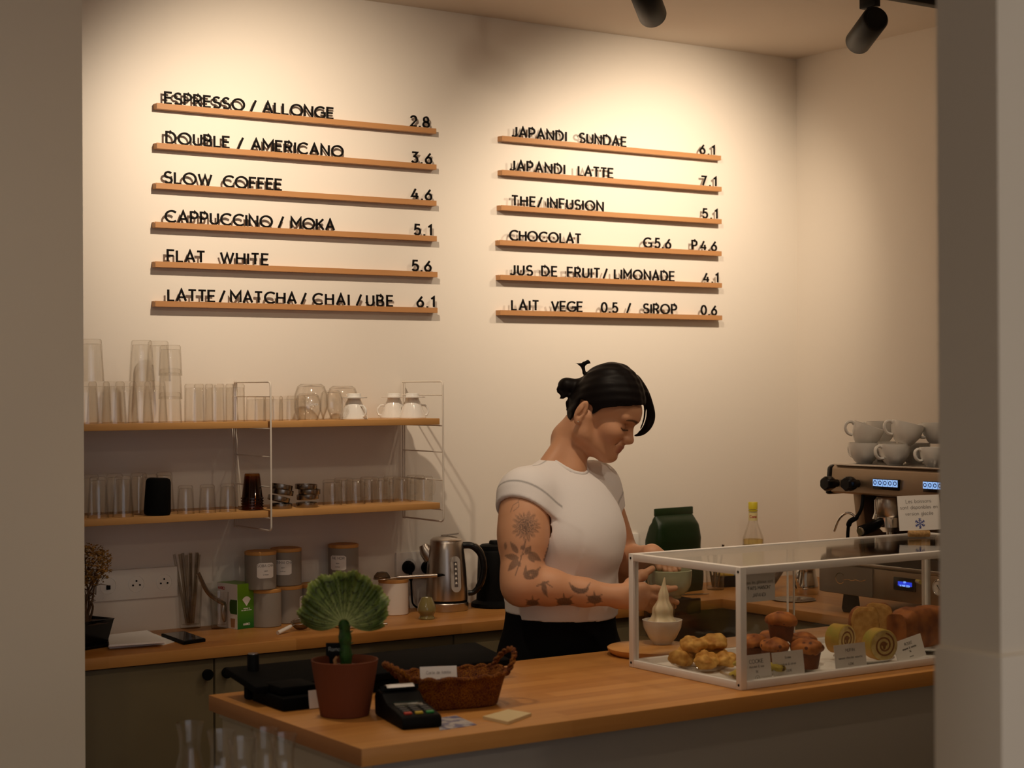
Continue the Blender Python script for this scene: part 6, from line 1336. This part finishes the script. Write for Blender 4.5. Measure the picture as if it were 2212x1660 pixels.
# --- skin
f = Field(axis([(1.02, 1.72, .0027)]), axis([(-1.16, -.62, .0027)]), axis([(0.02, .94, .02), (.94, 1.36, .0030), (1.36, 1.62, .0022)]))
torso(f, -.010)
for s in (-1, 1):
    f.chain([pos(s*.085, 0, -.17), pos(s*.09, .012, -.55), pos(s*.09, -.005, -(O[2]-.10))], [.080, .052, .036], .03)
f.chain([pos(0, .022, .345), hd(-.008, 0, -.085), hd(.008, 0, -.03)], [.050, .0435, .048], .014)
[f.cone(hd(-.016, q*.024, -.090), pos(q*.062, .0, .346), .020, .028, .012) for q in (-1, 1)]
f.chain([SH_R, SH_R*.62+EL_R*.38, SH_R*.15+EL_R*.85, EL_R], [.060, .0575, .0490, .0465], .02)
f.cone(SH_R*.8+EL_R*.2-FW*.004, SH_R*.5+EL_R*.5-FW*.006, .058, .055, .02)
f.chain([EL_R, EL_R*.72+WR_R*.28+Zv*.004, EL_R*.35+WR_R*.65, WR_R], [.0475, .0430, .0325, .0260], .018)
f.chain([SH_L, EL_L, EL_L*.7+WR_L*.3, WR_L], [.055, .044, .041, .025], .02)
# right hand: back of the hand to the room, fingers round the bowl
def finger(pts, r0, r1, k=.004):
    n = len(pts); f.chain(pts, [r0+(r1-r0)*i/(n-1) for i in range(n)], k)
    for p in pts[1:-1]: f.ell(p, (r0*1.06,)*3, None, .004)
kn = [PP(1389, 1271, -.145), PP(1393, 1284, -.140), PP(1391, 1297, -.135), PP(1385, 1309, -.128)]
wr2 = [WR_R+Zv*.010, WR_R+Zv*.003, WR_R-Zv*.005, WR_R-Zv*.012]
for a, b, r in zip(wr2, kn, (.0150, .0150, .0145, .0130)): f.cone(a, b, .0175, r, .012)
finger([kn[0], PP(1416, 1273, -.128), PP(1440, 1274, -.122), PP(1459, 1271, -.118)], .0098, .0072)
finger([kn[1], PP(1422, 1291, -.122), PP(1446, 1298, -.108), PP(1462, 1302, -.092)], .0100, .0072)
finger([kn[2], PP(1418, 1306, -.110), PP(1440, 1311, -.090), PP(1456, 1311, -.074)], .0096, .0070)
finger([kn[3], PP(1405, 1317, -.105), PP(1424, 1320, -.088), PP(1437, 1319, -.074)], .0085, .0064)
finger([WR_R+Zv*.012+RT*.012, PP(1362, 1262, -.135), PP(1386, 1244, -.115), PP(1409, 1229, -.098)], .0150, .0082)
# left hand: comes from behind, fingers over the far rim
pl = [PP(1428, 1204, -.005), PP(1434, 1208, -.012), PP(1440, 1211, -.02)]
for p in pl: f.cone(WR_L, p, .019, .0135, .012)
for (u, v, d0), (u1, v1, d1), (u2, v2, d2) in (((1440, 1206, .0), (1458, 1216, .004), (1468, 1230, -.008)), ((1438, 1209, -.008), (1452, 1221, -.012), (1459, 1234, -.024)), ((1432, 1211, -.014), (1443, 1224, -.022), (1448, 1236, -.034)), ((1426, 1211, -.02), (1433, 1223, -.03), (1437, 1233, -.040))):
    finger([PP(u, v, d0), PP(u1, v1, d1), PP(u2, v2, d2)], .0090, .0070)
finger([WR_L+RT*.01, PP(1420, 1214, -.035), PP(1424, 1228, -.045)], .0110, .0078)
# head
f.ell(hd(.032, 0, .044), (.076, .070, .076), HAX, .012); f.ell(hd(.072, 0, .044), (.058, .059, .046), HAX, .02)
f.ell(hd(.066, 0, -.018), (.052, .053, .066), HAX, .02)
for s in (-1, 1):
    f.ell(hd(.082, s*.041, -.013), (.028, .022, .024), HAX, .018)
    f.cone(hd(.022, s*.052, -.048), hd(.094, s*.017, -.074), .017, .0155, .022)
    f.cone(hd(.014, s*.058, -.010), hd(.024, s*.052, -.05), .016, .017, .02)
f.ell(hd(.1015, 0, -.0725), (.0190, .0190, .0155), HAX, .014)
f.ell(hd(.094, 0, -.044), (.0285, .029, .025), HAX, .014)
f.cone(hd(.02, 0, -.055), hd(.08, 0, -.066), .040, .024, .03)
for s in (-1, 1):
    f.ell(hd(.1185, s*.036, .0105), (.0190, .0175, .0125), HAX, .008, 'c')
    f.ell(hd(.0955, s*.0335, .0080), (.0135, .0165, .0125), HAX, .002)
    f.cone(hd(.1185, s*.012, .0345), hd(.1000, s*.046, .0320), .0085, .0085, .012)
f.cone(hd(.1120, 0, .020), hd(.1265, 0, -.012), .0085, .0098, .009)
f.ell(hd(.1300, 0, -.0175), (.0108, .0110, .0100), HAX, .006)
f.cone(hd(.118, 0, -.030), hd(.1255, 0, -.0245), .006, .0065, .005)
for s in (-1, 1):
    f.ell(hd(.1190, s*.0125, -.0200), (.0105, .0070, .0078), HAX, .005)
    f.ell(hd(.1245, s*.0068, -.0300), (.0060, .0036, .0030), HAX, .002, 'c')
    f.cone(hd(.1125, s*.0185, -.024), hd(.104, s*.0275, -.040), .0022, .0018, .008, 'c')
f.cone(hd(.1185, -.011, -.0420), hd(.1185, .011, -.0420), .0052, .0052, .004); f.cone(hd(.1195, -.004, -.0400), hd(.1195, .004, -.0400), .0042, .0042, .004)
f.cone(hd(.1185, 0, -.0418), hd(.1000, -.0265, -.0475), .0050, .0022, .004); f.cone(hd(.1185, 0, -.0418), hd(.1000, .0265, -.0475), .0050, .0022, .004)
f.cone(hd(.1150, -.009, -.0535), hd(.1150, .009, -.0535), .0055, .0055, .004)
f.cone(hd(.1150, -.009, -.0535), hd(.0995, -.0250, -.0490), .0050, .0025, .004); f.cone(hd(.1150, .009, -.0535), hd(.0995, .0250, -.0490), .0050, .0025, .004)
for (a, s, b), (a1, s1, b1) in (((.1255, -.006, -.0478), (.1255, .006, -.0478)), ((.124, -.006, -.0478), (.1010, -.0280, -.0482)), ((.124, .006, -.0478), (.1010, .0280, -.0482))): f.cone(hd(a, s, b), hd(a1, s1, b1), .0013, .0011, .0015, 'c')
f.ell(hd(.1245, 0, -.0625), (.0060, .014, .0050), HAX, .006, 'c')
for s in (-1, 1):                                                     # ears
    e0 = hd(-.002, s*.0735, -.001); ax = np.stack([HA*.93+HS*s*-.36, HS*s*.93+HA*.36, HB*.97-HA*.22])
    f.ell(e0+HS*s*.004, (.0138, .0080, .0290), ax, .004)
    f.ell(e0+HS*s*.0125+HA*.002+HB*.002, (.0092, .0078, .0205), ax, .002, 'c')
    f.ell(e0+HS*s*.0085-HA*.002+HB*.004, (.0050, .0046, .0135), ax, .003)
    f.ell(e0+HS*s*.0105+HA*.006-HB*.003, (.0052, .0055, .0080), ax, .002, 'c')
    f.ell(e0+HS*s*.0030+HA*.004-HB*.026, (.0080, .0060, .0085), ax, .006)
SKIN = np.array((.60, .31, .175)); INK = np.array((.035, .030, .030))
def seg(U, V, a, b, w0, w1):
    ax_, ay = a; bx, by = b; dx, dy = bx-ax_, by-ay; t = np.clip(((U-ax_)*dx+(V-ay)*dy)/(dx*dx+dy*dy+1e-9), 0, 1)
    return np.hypot(U-ax_-t*dx, V-ay-t*dy)-(w0+(w1-w0)*t)
def elp(U, V, c, r, ang):
    a = math.radians(ang); x = (U-c[0])*math.cos(a)+(V-c[1])*math.sin(a); y = -(U-c[0])*math.sin(a)+(V-c[1])*math.cos(a)
    k0 = np.sqrt((x/r[0])**2+(y/r[1])**2)+1e-9; return (k0-1)*min(r)
def sm(d, w=1.2): return np.clip(.5-d/w, 0, 1)
def leafd(U, V, a, b, w):
    dx, dy = b[0]-a[0], b[1]-a[1]; L_ = math.hypot(dx, dy); t = ((U-a[0])*dx+(V-a[1])*dy)/L_/L_; y = np.abs(-(U-a[0])*dy+(V-a[1])*dx)/L_
    tt = np.clip(t, 0, 1); return np.where((t > 0) & (t < 1), y-w*np.sin(np.pi*tt**.8), 9)
def skin_col(P, N_):
    c = np.tile(SKIN, (len(P), 1)); q = P-H0; a, s, b = q@HA, q@HS, q@HB
    def blend(m, col): c[:] = c*(1-m[:, None])+np.asarray(col)*m[:, None]
    head = (np.abs(s) < .1) & (np.abs(a) < .2) & (np.abs(b) < .16)
    g = lambda x: np.exp(-x)
    blend(.55*g(((a-.085)/.03)**2+((np.abs(s)-.04)/.02)**2+((b+.02)/.02)**2)*head, (.50, .19, .10))
    lips = np.maximum(0, 1-np.maximum(np.abs(s)/.0265, 0)**2)*((b < -.0375) & (b > -.0590) & (a > .098) & head); blend(np.clip(lips*1.3, 0, .75), (.36, .10, .075))
    blend(.6*g(((np.abs(s)-.032)/.016)**2+((b-.016)/.009)**2)*(head & (a > .07)), (.33, .135, .065))  # brown lid shading painted into the skin colour
    S_ = np.abs(s); line = np.abs(b-(.0010+.0030*((S_-.032)/.016)**2)); blend(np.clip(1.25-line/.0022, 0, 1)*((S_ > .014) & (S_ < .0495) & (a > .085) & head), (.012, .006, .005))
    t = (S_-.012)/.040; brow = np.abs(b-(.0300+.0050*np.sin(np.clip(t, 0, 1)*2.3)-.006*np.clip(t, 0, 1)**2))/(.0036-.0018*np.clip(t, 0, 1)); blend(np.clip(1.5-brow, 0, .88)*((t > 0) & (t < 1) & (a > .07) & head), (.035, .016, .010))
    # ink on the near arm, drawn round the outer side of the arm
    d = P-EL_R; U = 1120+(d@RT)*PXM*1.045; V = 1266-(d@UP)*PXM*1.045
    arm = ((P-pos(0, 0, 0))@Lv < -.02) & (P[:, 2] > .93) & (P[:, 2] < 1.34) & ((N_@FW) < .15) & (U < 1335) & ~head
    ink = np.zeros(len(P))
    def add(m, w=1.0): np.maximum(ink, m*w, out=ink)
    fx, fy = 1129, 1137; r = np.hypot(U-fx, V-fy); th = np.arctan2(V-fy, U-fx)
    jag = 21+12*np.abs(np.sin(8.5*th+.8*np.sin(3*th)))**.7+2*np.sin(5*th+1); lines = np.clip(np.sin(27*th+2.2*np.sin(r*.35)+3*np.sin(4*th))*1.4+.1, 0, 1)
    add((r < jag)*(.34+.52*lines*np.clip(1.15-r/40, .3, 1))*np.clip((jag-r)/4, 0, 1)); add(((np.abs(np.sin(r*.62+th*1.5)) < .35) & (r < 17))*.85); add(sm(np.abs(r-jag*.72)-.8, 1.4)*.55)
    add(sm(np.abs(r-6)-1.0, 1.5), .8)
    for a_, b_ in (((1129, 1165), (1118, 1205)), ((1118, 1205), (1106, 1240)), ((1118, 1200), (1140, 1180)), ((1128, 1190), (1150, 1195))): add(sm(seg(U, V, a_, b_, 1.2, .9)), .8)
    for a_, b_, w in (((1112, 1194), (1095, 1170), 6), ((1118, 1186), (1128, 1176), 5), ((1128, 1196), (1140, 1178), 7), ((1134, 1192), (1162, 1212), 8), ((1114, 1204), (1082, 1200), 7), ((1112, 1206), (1090, 1232), 7), ((1110, 1210), (1117, 1222), 5), ((1134, 1196), (1148, 1214), 6)): add(sm(leafd(U, V, a_, b_, w), 1.6), .68)
    add(sm(elp(U, V, (1140, 1238), (16, 10), -12)), .78); add(sm(seg(U, V, (1127, 1236), (1129, 1219), 4.5, 1)), .7); add(sm(seg(U, V, (1152, 1232), (1160, 1224), 4, 1)), .7); ink[:] = ink*(1-.7*sm(elp(U, V, (1139, 1239), (2.6, 2.2), 0)))
    for i in range(7): add(sm(elp(U, V, (1187-2.6*i, 1168+7.2*i), (5.5, 4.6), 30)), .85)
    add(sm(elp(U, V, (1168, 1268), (5.5, 15), -12)), .75); add(sm(seg(U, V, (1152, 1262), (1176, 1254), 1.6, 2.2)), .7); add(sm(seg(U, V, (1168, 1254), (1186, 1266), 1.5, 1)), .7); add(sm(seg(U, V, (1172, 1280), (1176, 1288), 2, .6)), .7)
    add(np.clip(sm(elp(U, V, (1245, 1270), (19, 12), 8))-sm(elp(U, V, (1246, 1263), (17, 8), 8)), 0, 1), .85); add(sm(seg(U, V, (1226, 1266), (1222, 1258), 2.5, 1)), .7); add(sm(seg(U, V, (1262, 1268), (1268, 1260), 2.2, 1)), .7)
    for cx, cy, sc_ in ((1143, 1300, 1.0), (1212, 1300, 1.3), (1277, 1296, 1.2)):
        add(sm(elp(U, V, (cx, cy), (13*sc_, 8*sc_), 10)), .85)
        for k in range(6): aa = k*1.05+cx; add(sm(seg(U, V, (cx, cy), (cx+17*sc_*math.cos(aa), cy+14*sc_*math.sin(aa)-2), 3*sc_, .8)), .8)
    for a_, b_ in (((1101, 1094), (1113, 1086)), ((1113, 1086), (1114, 1096)), ((1114, 1096), (1102, 1106)), ((1101, 1094), (1096, 1108)), ((1113, 1086), (1115, 1080))): add(sm(seg(U, V, a_, b_, .7, .7)), .6)
    add(sm(elp(U, V, (1085, 1180), (3, 8), 0)), .6)
    fn = .88+.12*np.sin(U*.9+V*.7)*np.sin(U*.5-V*1.1); ink *= arm*fn
    blend(np.clip(ink, 0, .86), INK)
    return c
body_h = thing('person', 'woman in white cap-sleeve shirt and black trousers, dark hair tied back, holding a green bowl', 'person', (O[0], O[1], 0))
skin_m = paint_mat('skin', 'paint', .48, sss=.08, spec=.35)
grid_mesh('body', f, skin_m, body_h, skin_col, 1)
# --- shirt
sa = (axis([(1.02, 1.58, .0036)]), axis([(-1.06, -.66, .0036)]), axis([(.95, 1.42, .0036)]))
ad = (EL_R-SH_R)/np.linalg.norm(EL_R-SH_R); adl = (EL_L-SH_L)/np.linalg.norm(EL_L-SH_L)
def shirt(g):
    q = Field(*sa); torso(q, g, .045); return q
def warp(fld, amp):
    X, Y, Z = fld.ax[0][:, None, None], fld.ax[1][None, :, None], fld.ax[2][None, None, :]
    l = (X-O[0])*Lv[0]+(Y-O[1])*Lv[1]; b = (X-O[0])*Bv[0]+(Y-O[1])*Bv[1]; z = Z-O[2]
    fold = np.sin(34*z+16*l+2.5*np.sin(9*z-7*l)+1.0)*np.exp(-((z-.10)/.085)**2)*.9 + .7*np.sin(46*z-30*l+3*np.sin(11*l+4*z))*np.exp(-((z-.03)/.05)**2) + .9*np.exp(-((z-.055-.35*l)/.016)**2)
    fld.D -= (amp*fold).astype(np.float32)
outer = shirt(.013); inner = shirt(.001)
for fld, r0, r1, ln in ((outer, .0700, .0735, .085), (inner, .0590, .0620, .065)):
    fld.cone(SH_R-ad*.02, SH_R+ad*ln, r0, r1, .03); fld.cone(SH_L-adl*.02, SH_L+adl*ln, r0-.004, r1-.006, .03)
warp(outer, .0050)
for s_, a_ in ((SH_R, ad), (SH_L, adl)):          # sleeve hems: cut square to the arm, only near the arm
    pn = a_*.86+(-Lv if s_ is SH_R else Lv)*(.50 if s_ is SH_R else .2); pn = pn/np.linalg.norm(pn); c0 = s_+a_*(.030 if s_ is SH_R else .05)
    X, Y, Z = outer.ax[0][:, None, None], outer.ax[1][None, :, None], outer.ax[2][None, None, :]
    side = (((X-c0[0])*Lv[0]+(Y-c0[1])*Lv[1])*(-1 if s_ is SH_R else 1))
    pd = (X-c0[0])*pn[0]+(Y-c0[1])*pn[1]+(Z-c0[2])*pn[2]
    tors = shirt(.013).D if s_ is SH_R else tors
    wv = .0018*np.sin(40*(X+Y*.7))
    arm_only = np.where((pd+wv > 0) & (side > -.075), 1, 0)
    outer.D = np.where(arm_only, np.maximum(np.minimum(tors, np.maximum(outer.D, pd+wv)), -1), outer.D).astype(np.float32)
# neckline
nb, nf = pos(0, -.046, .404), pos(0, .074, .334); tx_ = (nf-nb)/np.linalg.norm(nf-nb); nn = np.cross(tx_, Lv); nn = nn*np.sign(nn[2])
shell = Field(*sa); 
inner.ell(pos(0, .004, -.02), (.146, .114, .10), np.stack([Lv, Bv, Zv]), .02)
shell.D = np.maximum(outer.D, -inner.D)
X, Y, Z = sa[0][:, None, None], sa[1][None, :, None], sa[2][None, None, :]
l_ = (X-O[0])*Lv[0]+(Y-O[1])*Lv[1]; b_ = (X-O[0])*Bv[0]+(Y-O[1])*Bv[1]
NA, NBK, NC = .0535, .0560, .0150
shell.D = np.maximum(shell.D, np.where(Z-O[2] > .26, (1-np.sqrt((l_/NA)**2+((b_-NC)/NBK)**2))*NA, -1)).astype(np.float32)
hz = O[2]-.006-.012*np.sin(14*((X-O[0])*Lv[0]+(Y-O[1])*Lv[1])+1.2)*.4-.012*(((X-O[0])*Bv[0]+(Y-O[1])*Bv[1]) > 0)
shell.D = np.maximum(shell.D, (hz-Z).astype(np.float32))
sh_m = paint_mat('shirt_cotton', 'paint', .8, spec=.15, bump=.12, bscale=500, sheen=.1)
def shirt_col(P, N_):
    c = np.tile(np.array((.82, .785, .775)), (len(P), 1)); q = P-O; l, b, z = q@Lv, q@Bv, q[:, 2]; m = np.zeros(len(P))
    for s_, a_, d_ in ((SH_R, ad, .030), (SH_L, adl, .05)):
        pn = a_*.86+(-Lv if s_ is SH_R else Lv)*(.50 if s_ is SH_R else .2); pn = pn/np.linalg.norm(pn); pd = (P-s_-a_*d_)@pn; side = ((P-s_)@Lv)*(-1 if s_ is SH_R else 1)
        np.maximum(m, np.clip(1.3-np.abs(pd+.034)/.0028, 0, 1)*(side > -.06)*(z > .12)*(np.abs(l) > .112), out=m)
    np.maximum(m, np.clip(1.2-np.abs(b-.012)/.0026, 0, 1)*(z > .25)*(np.abs(l) < .125), out=m)
    return c*(1-.55*m[:, None])
shirt_o = grid_mesh('shirt', shell, sh_m, body_h, shirt_col, 2)
ring = []
for k in range(49):
    th_ = 2*math.pi*k/48; p0 = pos(NA*1.01*math.sin(th_), NC+NBK*1.01*math.cos(th_), 0)
    i0, j0 = int(round((p0[0]-sa[0][0])/.0036)), int(round((p0[1]-sa[1][0])/.0036)); colm = outer.D[i0-1:i0+2, j0-1:j0+2].mean((0, 1)); zz = sa[2][np.where(colm < 0)[0].max()]
    ring.append([p0[0]-O[0], p0[1]-O[1], zz])
zr_ = np.array([q[2] for q in ring[:-1]]); zr_ = sum(np.roll(zr_, d_) for d_ in (-3, -2, -1, 0, 1, 2, 3))/7; zr_ = np.append(zr_, zr_[0])
ring = [Vector((q[0], q[1], z_-.002)) for q, z_ in zip(ring, zr_)]
MB().tube(ring, .0058, 10, False, .75, (0, 0, 1)).build('collar', mat('collar_rib', (.80, .765, .755), .8, spec=.15), body_h)
# --- trousers, shoes
pf_ = Field(axis([(1.05, 1.60, .007)]), axis([(-1.08, -.62, .007)]), axis([(.02, .85, .02), (.85, 1.04, .006)]))
ax3 = np.stack([Lv, Bv, Zv])
pf_.ell(pos(0, -.005, -.13), (.186, .138, .17), ax3, .03); pf_.ell(pos(0, 0, .0), (.156, .122, .10), ax3, .04)
for s in (-1, 1): pf_.chain([pos(s*.088, 0, -.17), pos(s*.092, .012, -.55), pos(s*.092, -.005, -(O[2]-.09))], [.100, .072, .062], .04)
pf_.cut(O+Zv*.012, Zv)
grid_mesh('trousers', pf_, mat('trousers_black', (.004, .004, .005), .85, spec=.08), body_h, None, 1)
for s in (-1, 1):
    p = pos(s*.092, .04, 0)
    sb = MB(); sb.ell((0, 0, .035), (.045, .125, .04)); sb.b2(-.044, .044, -.12, .12, 0, .02, .008)
    sb.build('shoe', 'dark', body_h, (p[0]-O[0], p[1]-O[1], 0.0), (0, 0, math.atan2(Bv[1], Bv[0])+math.pi/2))
# --- hair
hf = Field(axis([(1.24, 1.68, .0026)]), axis([(-1.06, -.66, .0026)]), axis([(1.38, 1.66, .0026)]))
hf.ell(hd(.036, 0, .052), (.0850, .082, .0945), HAX, .01); hf.ell(hd(-.002, 0, .006), (.046, .064, .066), HAX, .02)
hf.ell(hd(.072, 0, .060), (.0555, .064, .052), HAX, .02)
X, Y, Z = hf.ax[0][:, None, None]-H0[0], hf.ax[1][None, :, None]-H0[1], hf.ax[2][None, None, :]-H0[2]
a, s, b = [X*v[0]+Y*v[1]+Z*v[2] for v in (HA, HS, HB)]
line = np.where(a > .022, .0180+(a-.030)*.72+.004*np.sin(40*a), np.where(a > -.020, .026, -.052+(a+.02)*-.3))
line = line-.012*np.exp(-((a-.026)/.010)**2)
hf.D = np.maximum(hf.D, ((line-b)*.8).astype(np.float32))
strand = .0007*np.sin(230*s+40*a+25*b)+.0006*np.sin(410*(b*.6-a*.4)+90*s)
hf.D += strand.astype(np.float32)
bun = PP(1224, 834, .0)
hf.ell(bun, (.0225, .0215, .0205), None, .008); hf.cone(bun, hd(-.045, 0, .045), .014, .022, .012)
hf.chain([PP(1262, 806, -.01), PP(1260, 796, -.01), PP(1253, 788, -.01), PP(1243, 785, -.01)], [.005, .0038, .0028, .0012], .004)
for p in (((1218, 838), (1208, 838), (1204, 848)), ((1220, 848), (1212, 850), (1203, 842)), ((1226, 852), (1216, 858), (1208, 862)), ((1232, 862), (1226, 870), (1222, 878)), ((1234, 872), (1229, 880), (1224, 886)), ((1248, 905), (1251, 918), (1255, 928)), ((1240, 890), (1238, 910), (1232, 930)), ((1262, 786), (1270, 782), (1276, 786))):
    hf.chain([PP(*p[0], -.01), PP(*p[1], -.012), PP(*p[2], -.012)], [.0060, .0038, .0012], .006)
hf.cone(PP(1244, 862, -.02), PP(1250, 922, -.045), .014, .004, .01)
# front lock falling past the face on the far side
def lockc(pts, rs, k=.004):
    P = [np.array(p) for p in spline([Vector(q) for q in pts], 5)]; n = len(P); hf.chain(P, [float(np.interp(i/(n-1), np.linspace(0, 1, len(rs)), rs)) for i in range(n)], k)
lockc([PP(1370, 822, .005), PP(1389, 846, .01), PP(1402, 874, .02), PP(1408, 900, .03), PP(1402, 921, .03), PP(1388, 936, .03), PP(1370, 942, .03)], [.016, .0125, .0095, .0078, .0066, .0046, .0014])
lockc([PP(1394, 850, .0), PP(1399, 876, .02), PP(1398, 902, .03), PP(1391, 922, .03), PP(1378, 937, .03)], [.008, .0034, .0028, .0026, .0016], .002)
lockc([PP(1388, 852, .0), PP(1393, 880, .015), PP(1391, 906, .02), PP(1384, 926, .02)], [.006, .0028, .0024, .0018], .002)
hair_m = mat('hair_dark', (.005, .0032, .003), .5, spec=.12)
grid_mesh('hair', hf, hair_m, body_h, None, 1)
ea = hd(.004, -.083, -.0265)
MB().ell(Vector(ea)-Vector((O[0], O[1], 0)), (.0022, .0022, .0022)).build('ear_stud', 'chrome', body_h)
# --- the bowl she holds
bo_ = thing('matcha_bowl', 'pale green ceramic bowl held in both hands of the woman', 'bowl', (BOWL[0], BOWL[1], BOWL[2]-.034))
MB().lathe([(0, .002), (.026, .002), (.027, 0), (.029, 0), (.030, .006), (.044, .014), (.0525, .030), (.0555, .052), (.0560, .068), (.0545, .0695), (.0520, .052), (.048, .032), (.036, .016), (0, .011)], 64, None, True, True, lambda a, z: 1+.006*math.sin(2*a+40*z)+.004*math.sin(z*700)).build('bowl_body', mat('celadon', (.40, .42, .27), .22, coat=.4, var=.12, vscale=30), bo_)
